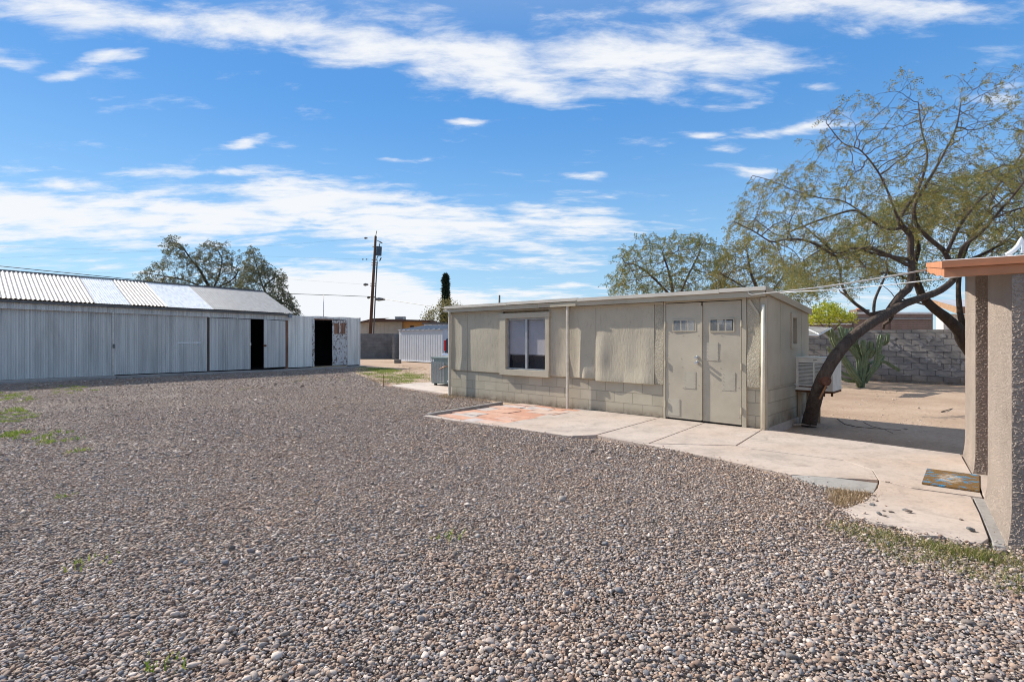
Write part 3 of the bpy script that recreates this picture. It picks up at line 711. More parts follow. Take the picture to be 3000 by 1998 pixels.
    def leaf(xa, xb, hinge_left, warp, vent, patches):
        d = MB(); y = -.030
        f = lambda a, b: (xa + (xb - xa) * a, y - warp(a, b), zd0 + (zd1 - zd0) * b)
        d.grid(f, 18, 36)
        bx = lambda a, b: (xa + (xb - xa) * a, .02, zd0 + (zd1 - zd0) * b)
        for k in range(18): a, b = k / 18, (k + 1) / 18; d.quad(bx(a, 0), bx(b, 0), f(b, 0), f(a, 0)); d.quad(f(a, 1), f(b, 1), bx(b, 1), bx(a, 1))
        for k in range(36): a, b = k / 36, (k + 1) / 36; d.quad(f(0, a), f(0, b), bx(0, b), bx(0, a)); d.quad(bx(1, a), bx(1, b), f(1, b), f(1, a))
        for (u, v) in [(.07, .06), (.07, .3), (.07, .52), (.07, .74), (.5, .98), (.93, .97), (.93, .3), (.93, .72), (.5, .27), (.45, .52), (.47, .45), (.5, .72), (.94, .06)]:
            c = f(u, v); d.tube([(c[0], c[1] + .002, c[2]), (c[0], c[1] - .006, c[2])], [.008, .005], 6)
        dr = d.build('door', m_painted('door_paint', (.475, .42, .325)), root, smooth=False)
        yv = y - .014
        (u0, v0), (u1, v1) = vent; a0, c1 = FS.front(u0, v0); a1, c0 = FS.front(u1, v1)
        vt = MB(); n = 3; wv = (a1 - a0) / n
        vt.box(a0 - .02, a1 + .02, yv - .004, y, c0 - .02, c0 - .001).box(a0 - .02, a1 + .02, yv - .004, y, c1 + .001, c1 + .02).box(a0 - .02, a0 - .001, yv - .004, y, c0 - .001, c1 + .001).box(a1 + .001, a1 + .02, yv - .004, y, c0 - .001, c1 + .001)
        for i in range(1, n): vt.box(a0 + wv * i - .012, a0 + wv * i + .012, yv - .003, y, c0, c1)
        vo = vt.build('vent', M['paint'], dr)
        lv = MB(); kz = c0 + .004
        while kz < c1 - .01:
            for i in range(n):
                q0, q1 = a0 + wv * i + .012, a0 + wv * (i + 1) - .012
                lv.hexa([(q0, yv - .006, kz), (q1, yv - .006, kz), (q1, y - .001, kz + .010), (q0, y - .001, kz + .010), (q0, yv - .006, kz + .003), (q1, yv - .006, kz + .003), (q1, y - .001, kz + .013), (q0, y - .001, kz + .013)])
            kz += .017
        lv.build('vent_slats', m_plain('vent_aluminium', (.66, .66, .64), .35, .4, .15), dr)
        MB().box(a0, a1, y - .0008 - max(warp(.5, .8), 0), y, c0, c1).build('vent_shade', M['dark'], dr)  # flat dark plate, shade behind the slats put in as colour
        for (u0, v0, u1, v1) in patches:
            a0, c1 = FS.front(u0, v0); a1, c0 = FS.front(u1, v1); cx, cz = (a0 + a1) / 2, (c0 + c1) / 2
            wv_ = warp((cx - xa) / (xb - xa), (cz - zd0) / (zd1 - zd0))
            pm = MB().hexa([(a0, y - .003 - wv_, c0), (a1, y - .005 - wv_, c0), (a1, y, c0), (a0, y, c0), (a0, y - .003 - wv_, c1), (a1, y - .008 - wv_, c1), (a1, y, c1), (a0, y, c1)])
            for q in range(5):
                for (sx, sz) in ((a0 + .02, c0 + (c1 - c0) * (q + .5) / 5), (a1 - .02, c0 + (c1 - c0) * (q + .5) / 5)): pm.tube([(sx, y - .004 - wv_, sz), (sx, y - .010 - wv_, sz)], [.0045, .003], 5)
            pm.build('patch', m_painted('patch_paint', (.46, .415, .33)), dr)
        xh = xa - .006 if hinge_left else xb + .006
        for fz in (.115, .47, .815):
            zc = zd0 + (zd1 - zd0) * fz; MB().tube([(xh, -.05, zc - .055), (xh, -.05, zc + .055)], .012, 8).box(xh - .022, xh + .022, -.046, -.038, zc - .05, zc + .05).build('hinge', M['paint'], dr)
        return dr, f
    dl, fl = leaf(P['dl'] + .024, P['dm'] - .012, True, lambda a, b: .016 * a * a * b + .004 * math.sin(3 * b), ((1977, 940), (2039, 968)), [(2006, 1087, 2041, 1139), (1960, 1166, 1994, 1219)])
    leaf(P['dm'] + .012, P['dr'], False, lambda a, b: -.006 * (1 - a) + .016 * g_(a, .45, .3) * g_(b, .88, .2) + .010 * g_(b, .55, .1) * (1 - a), ((2085, 938), (2151, 969)), [(2071, 1004, 2107, 1057), (2118, 1090, 2156, 1145)])
    MB().box(P['dm'] - .016, P['dm'] + .010, -.052, -.024, zd0 + .01, zd1 - .06).build('astragal', M['paint'], root)
    for v in (1047, 1062):
        kx, kz = FS.front(2046, v); MB().tube([(kx, -.04, kz), (kx, -.062, kz), (kx, -.066, kz), (kx, -.105, kz)], [.032, .030, .02, .026], 14).build('knob', M['steel'], dl)
    # posts and pipes on the front
    for (u, r, mat, nm) in ((1317, .022, 'pipe_beige', 'post'), (1663, .021, 'pipe_beige', 'post')):
        xx = FS.front(u, 1050, -.13)[0]; MB().box(xx - r, xx + r, -.16, -.10, -.06, zf + .01).build(nm, M[mat], root, bevel=.004)
    MB().box(FS.front(1663, 900)[0] - .32, FS.front(1663, 900)[0] + .33, -ov - .03, -ov, zf + .002, zf + .05).build('bracket', M['paint'], root)
    MB().hexa([(-.09, -.2, zf + .02), (.14, -.14, zf + .0), (.14, -.1, zf + .0), (-.09, -.1, zf + .02), (-.09, -.2, zf + .07), (.14, -.14, zf + .03), (.14, -.1, zf + .03), (-.09, -.1, zf + .07)]).build('bracket', M['pipe_beige'], root)
    xx = FS.front(2237, 1100, -.06)[0]; MB().tube([(xx, -.075, -.04), (xx, -.075, zf - .12)], .026, 12).build('post', m_plain('cream_pipe', (.78, .72, .58), .5, 0, .1), root, smooth=True)
    MB().box(P['st1'] - .01, L + .012, -.045, .02, -.05, zf).build('corner_board', M['paint'], root, bevel=.003)
    return zf, zt, zback, D
WZF, WZT, WZB, WD = build_workshop()

# vent pipe standing on the workshop roof
p = FS.front(1463, 880, .9); o = MB().tube([FS.w(p[0], .9, WZT - .14), FS.w(p[0], .9, FS.front(1463, 865, .9)[1])], .025, 8).build('vent_pipe', M['gutter'], smooth=True)
tag(o, 'thin dark vent pipe standing up from the beige workshop roof', 'vent pipe')

# evaporative cooler on its stand against the side wall
def build_cooler():
    L = SHL; y0 = 1.52; x0, z1 = FS.front(2331, 1048, y0); x1, z0 = FS.front(2440, 1148, y0); dp = .62
    root = thing('evaporative_cooler', 'cream louvred evaporative cooler on wood legs against the workshop side wall', 'cooler', FS.w(x0, y0, 0), FS.ang)
    w = x1 - x0
    b = MB().box(.0, w, .012, dp, z0, z1).box(-.004, w + .004, -.004, dp, z1, z1 + .016).box(-.004, w + .004, -.006, dp, z0, z0 + .05); b.build('cabinet', M['cream_metal'], root, bevel=.006)
    fr = MB(); a, c, e, g = .045, w - .045, z0 + .09, z1 - .085
    fr.box(0, w, -.006, .012, g, z1).box(0, w, -.006, .012, z0 + .05, e).box(0, a, -.006, .012, e, g).box(c, w, -.006, .012, e, g).box(w / 2 - .012, w / 2 + .012, -.006, .012, e, g)
    fr.build('louvre_panel', M['cream_metal'], root)
    lv = MB(); k = e
    while k < g - .01:
        for q0, q1 in ((a, w / 2 - .012), (w / 2 + .012, c)): lv.hexa([(q0, -.008, k), (q1, -.008, k), (q1, .01, k + .014), (q0, .01, k + .014), (q0, -.008, k + .005), (q1, -.008, k + .005), (q1, .01, k + .019), (q0, .01, k + .019)])
        k += .024
    lv.build('louvre', M['cream_metal'], root)
    MB().box(a, c, .0105, .0115, e, g).build('pad', M['dark'], root)
    MB().box(.05, w - .08, -.0075, -.004, z0 + .055, z0 + .075).build('rust_streak', M['rust'], root)
    MB().box(w * .72, w * .86, -.009, -.006, z1 - .045, z1 - .012).build('label_plate', M['white_metal'], root)
    MB().box(.28, .34, -.009, -.006, z1 - .035, z1 - .028).build('vent_slot', M['black'], root)
    MB().box(-.02, w, .0, .04, z0 - .035, z0 - .004).box(-.02, w, dp - .04, dp, z0 - .035, z0 - .004).box(w - .04, w, .04, dp - .04, z0 - .035, z0 - .004).box(w - .16, w - .12, .0, .03, z0 - .09, z0 - .035).box(w - .03, w, .0, .03, z0 - .08, z0 - .035).build('rack', M['rust'], root)
    for (xx, yy, s) in ((.03, .12, .05), (.10, .45, .06), (.24, .54, .045)):
        MB().box(xx - s / 2, xx + s / 2, yy - s / 2, yy + s / 2, -.12, z0 - .036).build('leg', M['wood_raw'], root)
    MB().tube([(-.05, -.02, z0 + .2), (-.02, -.06, z0 + .12), (.03, -.05, z0 + .08), (.05, 0, z0 + .06)], .006, 6).build('hose', M['white_metal'], root)
build_cooler()

# ------------------------------------------------------------------ the corrugated barn and its lean-to
def corr(m, x0, x1, zlo, zhi, y, amp=.014, pitch=.068, ph=0.0, step=6, irr=0.0):
    """one corrugated sheet standing on the plane y, bulging towards -y"""
    n = max(2, int(round((x1 - x0) / pitch * step))); i = len(m.v)
    for k in range(n + 1):
        x = x0 + (x1 - x0) * k / n
        yy = y - amp * (1 + math.cos(2 * math.pi * (x / pitch) + ph)) - irr * math.sin(x * 2.3 + ph)
        m.v.append((x, yy, zlo(x))); m.v.append((x, yy, zhi(x)))
    for k in range(n): m.f.append((i + 2 * k, i + 2 * k + 2, i + 2 * k + 3, i + 2 * k + 1))
    return m
def build_barn():
    root = thing('corrugated_barn', 'long corrugated steel barn with striped white and rusty roof and one sliding door ajar', 'barn', FB.o, FB.ang)
    T = lambda x: -.0174 * x
    fx = lambda u, y=0.0: FB.front(u, 1000, y)[0]
    X0 = -16.5
    xa, xb, xd0, xd1, xg, xp, xe = fx(331.7), fx(607.5), fx(612.5), fx(732), fx(763), fx(835), fx(843)
    zh = lambda x: 2.23 + T(x) * 1.0                                     # underside of the header band
    ze = lambda x: 2.545 + T(x); zr = lambda x: 3.74 + T(x)
    zb = .10
    z = lambda u, v: FB.front(u, v)[1]
    def sheetset(name, a, b, zlo, zhi, y, mat, irr=0.0):
        return corr(MB(), a, b, zlo, zhi, y, irr=irr).build(name, mat, root)
    sheetset('wall_sheet', X0, xa - .02, lambda x: .05, lambda x: zh(x) + .1, 0, M['galv_wall'], .006)
    sheetset('sliding_door', xa + .02, xb - .03, lambda x: .07, lambda x: zh(x) + .1, -.035, M['galv_wall'], .006)
    MB().box(xa - .03, xa + .03, -.03, .05, .02, zh(xa)).build('door_edge', M['steel'], root)
    MB().box(xa - .02, xa + .03, -.07, -.03, 1.05, 1.2).build('latch', M['gutter'], root)
    MB().box(xb - .02, xd0 - .01, -.05, .05, .02, zh(xb) + .05).build('post', M['wood_dark'], root)
    MB().box(xb - 1.1, xb - .25, -.066, -.055, 1.22, 1.26).build('scratch_bar', M['white_metal'], root)
    sheetset('sliding_door', xd0, xd1, lambda x: .075, lambda x: zh(x) - .02, -.045, M['galv_door'], .004)
    MB().box(xd1 - .06, xd1 + .02, -.09, -.06, 1.1, 1.22).build('latch', M['steel'], root)
    # right leaf stands a little open: hinged at its right edge
    m = MB(); corr(m, 0, xp - xg, lambda x: .12, lambda x: zh(xg) - .05 + .03 * (1 - x), 0, irr=.004)
    lf = m.build('hinged_door', M['galv_door'], root); lf.location = (xg, -.32, 0); lf.rotation_euler = (0, 0, math.atan2(.26, xp - xg))
    hb = MB().box(-.0, .13, -.03, .01, 1.05, 1.13).build('latch', M['rust'], lf)
    MB().box(xp + .005, xe, -.03, .06, 0, zh(xp) + .02).build('post', M['wood_rust'], root)
    # header band, scalloped foot; gutter beam
    corr(MB(), X0, xe - .0, lambda x: zh(x) + .0, lambda x: ze(x) - .02, -.11, amp=.008).build('header_band', M['galv_wall'], root)
    MB().hexa([(X0, -.22, ze(X0) - .11), (.12, -.22, ze(.12) - .11), (.12, -.13, ze(.12) - .11), (X0, -.13, ze(X0) - .11), (X0, -.22, ze(X0) - .03), (.12, -.22, ze(.12) - .03), (.12, -.13, ze(.12) - .03), (X0, -.13, ze(X0) - .03)]).build('gutter', M['gutter'], root)
    MB().box(.0, .135, -.225, -.128, ze(.1) - .2, ze(.1) - .02).build('gutter_end', m_plain('gutter_end_steel', (.24, .28, .33), .5, .4), root)
    # roof: sheets by colour, front slope; plain back slope
    ye = -.27; yr = 3.06
    b = [X0 - .3] + [FB.front(u, v, ye)[0] for u, v in ((281, 886), (384, 892), (490, 897), (626, 904))] + [.16]
    nrm = Vector((0, -(3.74 - 2.545), yr - ye)).normalized()
    def roof_sheet(name, xl, xr, mat, amp=.011, pitch=.076):
        m = MB(); n = int((xr - xl) / pitch * 6); i = 0
        for k in range(n + 1):
            x = xl + (xr - xl) * k / n; a = amp * (1 + math.cos(2 * math.pi * x / pitch)) + .004 * math.sin(x * 1.9)
            for j in range(5):
                t_ = j / 4; sag = -.012 * math.sin(math.pi * t_)
                m.v.append((x, ye + (yr - ye) * t_ + nrm.y * a, ze(x) + (zr(x) - ze(x)) * t_ + nrm.z * a + sag))
        for k in range(n):
            for j in range(4): q = k * 5 + j; m.f.append((q, q + 5, q + 6, q + 1))
        return m.build(name, mat, root, smooth=True)
    roof_sheet('roof_sheet', b[0], b[1], M['roof_rusty'], .015, .12); roof_sheet('roof_sheet', b[1], b[2], M['roof_white'], .004)
    roof_sheet('roof_sheet', b[2], b[3], M['roof_rusty'], .015, .12); roof_sheet('roof_sheet', b[3], b[4], M['roof_white'], .004); roof_sheet('roof_sheet', b[4], b[5], M['roof_grey'], .008)
    xl, xr = b[0], b[5]
    MB().quad((xl, yr, zr(xl)), (xr, yr, zr(xr)), (xr, 2 * yr - ye, ze(xr)), (xl, 2 * yr - ye, ze(xl))).build('back_roof', M['roof_grey'], root)
    corr(MB(), xl, xr, lambda x: zr(x) - .03, lambda x: zr(x) + .05, yr - .02, amp=.012, pitch=.095).build('ridge_cap', M['gutter'], root)
    w = MB(); D = 2 * yr
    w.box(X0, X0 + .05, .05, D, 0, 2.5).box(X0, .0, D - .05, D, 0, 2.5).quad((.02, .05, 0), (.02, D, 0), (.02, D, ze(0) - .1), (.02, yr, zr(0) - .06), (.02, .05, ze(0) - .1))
    w.quad((X0, .05, ze(X0) - .1), (X0, yr, zr(X0) - .06), (X0, D, ze(X0) - .1)); w.build('back_wall', M['dark'], root)  # inner walls painted near-black so the door gap looks unlit
    MB().box(X0, 0, .06, D - .06, -.03, .03).build('floor', M['shade_floor'], root)
    f = MB(); xs = [X0, xa, xb - 1, xd1, .1]
    for i in range(4): f.box(xs[i] + .01, xs[i + 1] - .01, -.55 + .07 * (i % 2), .1, -.12, .045 - .008 * i)
    f.build('footing', M['footing'], root, bevel=.012)
    return xe
BXE = build_barn()
def build_annex():
    root = thing('corrugated_shed', 'small flat roofed corrugated steel shed with an open peeling white door', 'shed', FB.o, FB.ang)
    fx = lambda u, y=0.0: FB.front(u, 1000, y)[0]
    x0, xj, xo0, xo1, xd, x1 = BXE + .005, fx(914), fx(920.6), fx(971.6), fx(1014.6), fx(1054.5)
    zt = lambda x: FB.front(842, 923.5)[1] + (x - x0) / (x1 - x0) * (FB.front(1054, 931.5)[1] - FB.front(842, 923.5)[1]) + .012 * math.sin(5 * x)
    zo = FB.front(950, 937.5)[1]; zb = .07
    mt = M['galv_annex']
    corr(MB(), x0, xj, lambda x: zb, zt, .02, amp=.012, pitch=.075).build('wall_sheet', mt, root)
    corr(MB(), xj, xd, lambda x: zo + .03, zt, .02, amp=.012, pitch=.075).build('wall_sheet', mt, root)
    corr(MB(), xd, x1, lambda x: zb, zt, .02, amp=.012, pitch=.075).build('wall_sheet', mt, root)
    pl = MT('peeling_white_paint', .8, 0, .2)
    n = pl.noise(7, 7, .72, stretch=(1.2, 1, .8), dist=1.2); g2 = pl.noise(3, 3)
    wood = pl.ramp(pl.noise(20, 5, .6, stretch=(1, 1, .15)), [(.3, (.10, .075, .06)), (.7, (.24, .17, .12))])
    msk = pl.ramp(n, [(.44, 0.0), (.48, 1.0)])
    pl.color(pl.mix(msk, wood, (.60, .58, .56))); pl.bump(msk, .003)
    MB().box(xj, xo0, -.03, .07, .02, zo + .02).build('door_frame', pl.mat, root)
    MB().box(xo0, xo1 + .05, -.012, .08, zo, zo + .055).build('lintel', M['wood_rust'], root)
    MB().box(xj, xd, -.10, .02, -.02, .075).build('threshold', M['wood_raw'], root)
    # the door, folded back flat against the wall, six panels in four rows
    dr = MB(); a, b, z0, z1 = xo1 + .004, xd + .01, .10, zo - .0; y0, y1 = -.075, -.035
    dr.box(a, b, y0 + .012, y1, z0, z1)
    st = .085; w = b - a
    rows = [(z0 + .22, z0 + .62), (z0 + .72, z0 + 1.02), (z0 + 1.20, z0 + 1.42), (z0 + 1.50, z1 - .13)]
    dr.box(a, a + st, y0, y0 + .011, z0, z1).box(b - st, b, y0, y0 + .011, z0, z1)
    zs = [z0] + [q for r_ in rows for q in r_] + [z1]
    for i in range(0, len(zs), 2): dr.box(a + st, b - st, y0, y0 + .011, zs[i], zs[i + 1])
    for r0, r1 in rows: dr.box((a + b) / 2 - .035, (a + b) / 2 + .035, y0, y0 + .011, r0, r1)
    d = dr.build('door', pl.mat, root)
    pb = MB()
    for r0, r1 in (rows[3],):
        for (q0, q1) in ((a + st + .015, (a + b) / 2 - .045), ((a + b) / 2 + .045, b - st - .015)): pb.box(q0, q1, y0 + .006, y0 + .011, r0 + .02, r1 - .02)
    pb.build('bare_panel', M['wood_rust'], d)
    MB().tube([(a + .05, y0 - .05, 1.02), (a + .05, y0, 1.02)], [.028, .018], 8).build('knob', M['rust'], d)
    MB().box(x1 - .03, x1 + .015, -.012, .06, .02, zt(x1) - .1).box(x1 - .02, x1 + .03, -.02, .06, zt(x1) - .18, zt(x1) + .01).build('corner_trim', mt, root)
    D = 3.0
    MB().hexa([(x0, .03, zt(x0) - .05), (x1 + .03, .03, zt(x1) - .05), (x1 + .03, D, zt(x1) - .2), (x0, D, zt(x0) - .2), (x0, .03, zt(x0) - .02), (x1 + .03, .03, zt(x1) - .02), (x1 + .03, D, zt(x1) - .17), (x0, D, zt(x0) - .17)]).build('roof', M['roof_grey'], root)
    MB().box(x0, x1, D - .04, D, 0, 2.3).box(x1 - .02, x1, .04, D, 0, zt(x1) - .2).box(x0 + .02, x0 + .05, .06, D, 0, zt(x0) - .2).build('back_wall', M['dark'], root)  # walls coloured near-black to paint the shade in the doorway
    MB().box(x0, x1, .06, D, -.03, .04).build('floor', M['shade_floor'], root)
    MB().box(x0 - .02, x1 + .1, -.5, .1, -.12, .022).build('footing', M['footing'], root, bevel=.012)
    bx = MB().box(xo0 + .25, xo0 + .8, 1.6, 1.66, .04, 1.9).build('stored_board', M['wood_dark'], root)
    p0 = FB.front(948, 925, 1.2); q = MB().tube([FB.w(p0[0], 1.2, 2.2), FB.w(p0[0], 1.2, FB.front(948, 866, 1.2)[1])], .018, 6).build('antenna_mast', M['steel'], smooth=True)
    tag(q, 'thin bare antenna mast rising behind the small corrugated shed', 'mast')
build_annex()

# ------------------------------------------------------------------ far-left yard: ribbed metal garden shed, walls
def build_garden_shed():
    o = G(1169, 1057); fr = Frame(o, ANG)
    root = thing('garden_shed', 'pale grey ribbed metal garden shed behind the workshop beside the cinder block wall', 'shed', fr.o, fr.ang)
    L, D, ze, zr, yr = 4.2, 3.6, 1.90, 2.22, 2.1
    mt = m_plain('shed_pale_steel', (.55, .57, .60), .5, .15, .08, 3)
    rf = m_plain('shed_roof_steel', (.30, .305, .32), .5, .2, .12, 3)
    m = MB(); prof = []
    x = 0.0
    while x < L:
        for dx, dy in ((0, 0), (.15, 0), (.165, .012), (.195, .012), (.21, 0)): prof.append((x + dx, dy))
        x += .225
    i = len(m.v)
    for (a, dy) in prof:
        for kz, k2 in ((.05, 1), (1.0, 1.0), (ze - .28, 1), (ze - .22, 0), (ze, 0)): m.v.append((a, -dy * k2, kz))
    for k in range(len(prof) - 1):
        for j in range(4): q = i + k * 5 + j; m.f.append((q, q + 5, q + 6, q + 1))
    m.build('front_wall', mt, root)
    MB().quad((0, 0, .02), (0, D, .02), (0, D, ze), (0, yr, zr), (0, 0, ze)).quad((L, 0, .02), (L, D, .02), (L, D, ze), (L, yr, zr), (L, 0, ze)).quad((0, D, .02), (L, D, .02), (L, D, ze), (0, D, ze)).build('wall', mt, root)
    MB().box(0, L, -.05, .02, .0, .06).build('base_rail', M['white_metal'], root)
    r = MB().hexa([(-.06, -.08, ze - .01), (L + .06, -.08, ze - .01), (L + .06, yr, zr - .01), (-.06, yr, zr - .01), (-.06, -.08, ze + .012), (L + .06, -.08, ze + .012), (L + .06, yr, zr + .012), (-.06, yr, zr + .012)])
    r.hexa([(-.06, yr, zr - .01), (L + .06, yr, zr - .01), (L + .06, D + .08, ze - .01), (-.06, D + .08, ze - .01), (-.06, yr, zr + .012), (L + .06, yr, zr + .012), (L + .06, D + .08, ze + .012), (-.06, D + .08, ze + .012)])
    x = .25
    while x < L:
        r.hexa([(x, -.085, ze + .012), (x + .05, -.085, ze + .012), (x + .05, yr, zr + .012), (x, yr, zr + .012), (x + .01, -.085, ze + .06), (x + .04, -.085, ze + .06), (x + .04, yr, zr + .06), (x + .01, yr, zr + .06)]); x += .48
    r.build('roof', rf, root)
    c = G(1165, 1062); b = MB().box(-.2, .2, -.1, .1, 0, .2).build('cinder_block', M['grey_block'], bevel=.008); b.location = (c.x, c.y, -.035); b.rotation_euler = (0, 0, R(20))
    tag(b, 'single grey cinder block on the dirt at the corner of the pale garden shed', 'block')
build_garden_shed()
def block_wall(name, label, a, b, zt, mat, th=.15, cap=None):
    d = Vector((b[0] - a[0], b[1] - a[1], 0)); L = d.length
    root = thing(name, label, 'wall', (a[0], a[1], 0), math.atan2(d.y, d.x))
    MB().box(0, L, 0, th, -.3, zt).build('blockwork', mat, root)
    if cap: MB().box(-.01, L + .01, -.012, th + .012, zt + .001, zt + .04).build('coping', cap, root)
    return root
a = at(1030, 990, 38.0); b = at(1160, 990, 38.0)
r = block_wall('cinder_block_wall', 'weathered grey cinder block wall below the utility pole', (a.x - 4, 38.0), (b.x, 38.0), H - (977.5 - V0) / F * 38, M['dark_block'], cap=None)
MB().box(b.x - a.x + 4, b.x - a.x + 4.15, -1.2, .15, -.3, H - (977.5 - V0) / F * 38 - .005).box(b.x - a.x + 4.16, b.x - a.x + 9, 0, .15, -.3, 1.7).build('return_wall', M['dark_block'], r)
# right yard wall, parallel to the workshop
def build_yard_wall():
    z0 = -.06
    p0 = G(2444, 1112, z0); d = FS.x; a = p0 - d * 7; b = p0 + d * 9
    zt = H + 22 / F * p0.y * 1.0
    r = block_wall('yard_wall', 'grey block wall with messy mortar joints across the dirt yard behind the cactus', a, b, zt, M['grey_block'])
    rng = random.Random(4); m = MB()
    for k in range(26):                                     # smears of patching mortar
        x = rng.uniform(8.0, 12.6); z = rng.choice([.2 * i for i in range(2, 8)]) + rng.uniform(-.03, .12); w, h = rng.uniform(.04, .11), rng.uniform(.04, .12)
        pts = [(x + w * math.cos(t) * rng.uniform(.6, 1.1), z + h * math.sin(t) * rng.uniform(.6, 1.1)) for t in [i * math.pi / 4 for i in range(8)]]
        m.quad(*[(q[0], -.012, q[1]) for q in pts])
        for i in range(8): q, s = pts[i], pts[(i + 1) % 8]; m.quad((q[0], -.012, q[1]), (q[0], 0.001, q[1]), (s[0], 0.001, s[1]), (s[0], -.012, s[1]))
    for row in range(1, 8):
        x = 6.5
        while x < 13:
            l = rng.uniform(.15, .6)
            if rng.random() < .6: m.box(x, x + l, -.010 - rng.random() * .012, .0, row * .2 - .008, row * .2 + .012)
            x += l + rng.uniform(.05, .3)
    m.build('mortar_smear', m_plain('mortar', (.30, .285, .28), .95, 0, .3, 20, bump=.004), r)
build_yard_wall()

# ------------------------------------------------------------------ neighbours beyond the walls
def build_neighbours():
    brown = m_plain('brown_roof_trim', (.10, .055, .04), .8, 0, .2, 4)
    beige = m_plain('beige_siding', (.46, .41, .34), .85, 0, .12, 2); orng = m_plain('orange_siding', (.62, .34, .13), .85, 0, .1, 2)
    Y = 52.0; r = thing('neighbour_house', 'low house with beige and orange siding under a brown roof behind the cinder block wall', 'house', (0, Y, 0))
    X = lambda u, y=Y: (u - 1500) / F * y
    Z = lambda v, y=Y: H - (v - V0) / F * y
    MB().box(X(1048), X(1178), 0, 5, -.3, Z(943)).build('wall', beige, r)
    bt = MB(); x = X(1050)
    while x < X(1178): bt.box(x, x + .03, -.02, -.001, -.3, Z(944)); x += .42
    bt.build('siding_batten', beige, r)
    MB().box(X(1178) + .003, X(1245), .3, 5, -.3, Z(942)).build('wall', orng, r)
    MB().box(X(1200), X(1211), .27, .299, Z(960), Z(954)).build('vent', brown, r)
    MB().quad((X(1056), -.7, Z(944)), (X(1100), -1.0, Z(934)), (X(1100), 6, Z(934) + .3), (X(1056), 6, Z(944) + .3)).hexa([(X(1100), -1, Z(941)), (X(1264), -1, Z(943.5)), (X(1264), 6, Z(943.5)), (X(1100), 6, Z(941)), (X(1100), -1, Z(935)), (X(1264), -1, Z(939)), (X(1264), 6, Z(939)), (X(1100), 6, Z(935))]).hexa([(X(1054), -.8, Z(947)), (X(1100) - .003, -1, Z(941)), (X(1100) - .003, 6, Z(941)), (X(1054), 6, Z(947)), (X(1054), -.8, Z(944)), (X(1100) - .003, -1, Z(935)), (X(1100) - .003, 6, Z(935)), (X(1054), 6, Z(944))]).build('roof', brown, r)
    y2 = Y + 1; r2 = thing('rooftop_unit', 'small grey air unit sitting on the brown roof of the neighbouring house', 'air conditioner', (0, y2, 0))
    MB().box(X(1157, y2), X(1184, y2), 0, .9, Z(936.5, y2), Z(928.5, y2)).box(X(1157, y2) - .03, X(1184, y2) + .03, -.03, .93, Z(928.4, y2), Z(927.5, y2)).build('cabinet', M['steel'], r2)
    g = MB()
    for k in range(4): g.box(X(1160, y2), X(1181, y2), -.02, -.001, Z(935.5 - k * 1.6, y2), Z(934.8 - k * 1.6, y2))
    g.build('grille', M['gutter'], r2)
    y3 = 46.0; r3 = thing('patio_cover', 'white edged flat patio cover beyond the garden shed roof', 'patio cover', (0, y3, 0))
    MB().box(X(1242, y3), X(1330, y3), 0, 4, Z(954, y3), Z(950.5, y3)).build('white_deck', M['white_metal'], r3); MB().box(X(1238, y3), X(1335, y3), -.25, 4.2, Z(950.4, y3), Z(946, y3)).build('fascia', M['gutter'], r3)
    for u in (1244, 1290, 1328): MB().box(X(u, y3) - .06, X(u, y3) + .06, .1, .22, -.3, Z(954, y3)).build('post', brown, r3)
    MB().box(X(1243, y3), X(1330, y3), 3.8, 3.95, -.3, Z(954, y3)).build('back_wall', M['dark_block'], r3)
    # adobe parapet house on the right
    Y = 36.0; ad = m_block('adobe_brick', (.27, .185, .145), (.21, .15, .12), w=.4, h=.12, ms=.012, bump=.01, stains=.2)
    r = thing('adobe_house', 'flat roofed brown adobe house with stepped white capped parapet behind the yard wall', 'house', (0, Y, 0))
    cap = m_plain('white_coping', (.74, .72, .70), .8, 0, .12, 3)
    MB().box(X(2330, Y), X(2496, Y), 0, 6, -.3, Z(938, Y)).box(X(2496, Y) + .003, X(2726, Y), -.2, 6, -.3, Z(919.5, Y)).build('wall', ad, r)
    MB().box(X(2330, Y), X(2496, Y) - .004, -.06, .3, Z(938.9, Y), Z(934, Y)).box(X(2496, Y) - .05, X(2726, Y), -.28, .3, Z(920.4, Y), Z(915, Y)).build('coping', cap, r)
    MB().box(X(2330, Y), X(2494, Y), -.08, -.001, Z(951, Y), Z(948.5, Y)).build('ledge', cap, r); MB().box(X(2500, Y), X(2724, Y), -.29, -.202, Z(936, Y), Z(932.5, Y)).build('ledge', M['footing'], r)
    MB().box(X(2598, Y), X(2613, Y), -.42, -.203, -.3, Z(937, Y)).build('buttress', ad, r)
    ch = MB().box(X(2567, Y), X(2606, Y), 2, 2.9, Z(921, Y), Z(902, Y)).build('chimney', ad, r)
    MB().tube([(X(2588, Y), 2.4, Z(902, Y)), (X(2588, Y), 2.4, Z(897, Y))], [.3, .24], 10).build('chimney_pot', m_plain('terracotta', (.45, .17, .09), .8), ch); MB().box(X(2573, Y), X(2603, Y), 2.05, 2.8, Z(899, Y) - .3, Z(899, Y) - .2).build('chimney_cap', cap, ch)
    # low gabled house behind the dark tree
    Y = 29.0; r = thing('gabled_house', 'white walled house with orange eaves half hidden by the dark slanting tree trunk', 'house', (0, Y, 0))
    MB().box(X(2764, Y), X(2980, Y), 0, .5, -.3, Z(920, Y)).build('wall', m_plain('white_render', (.72, .68, .62), .85), r)
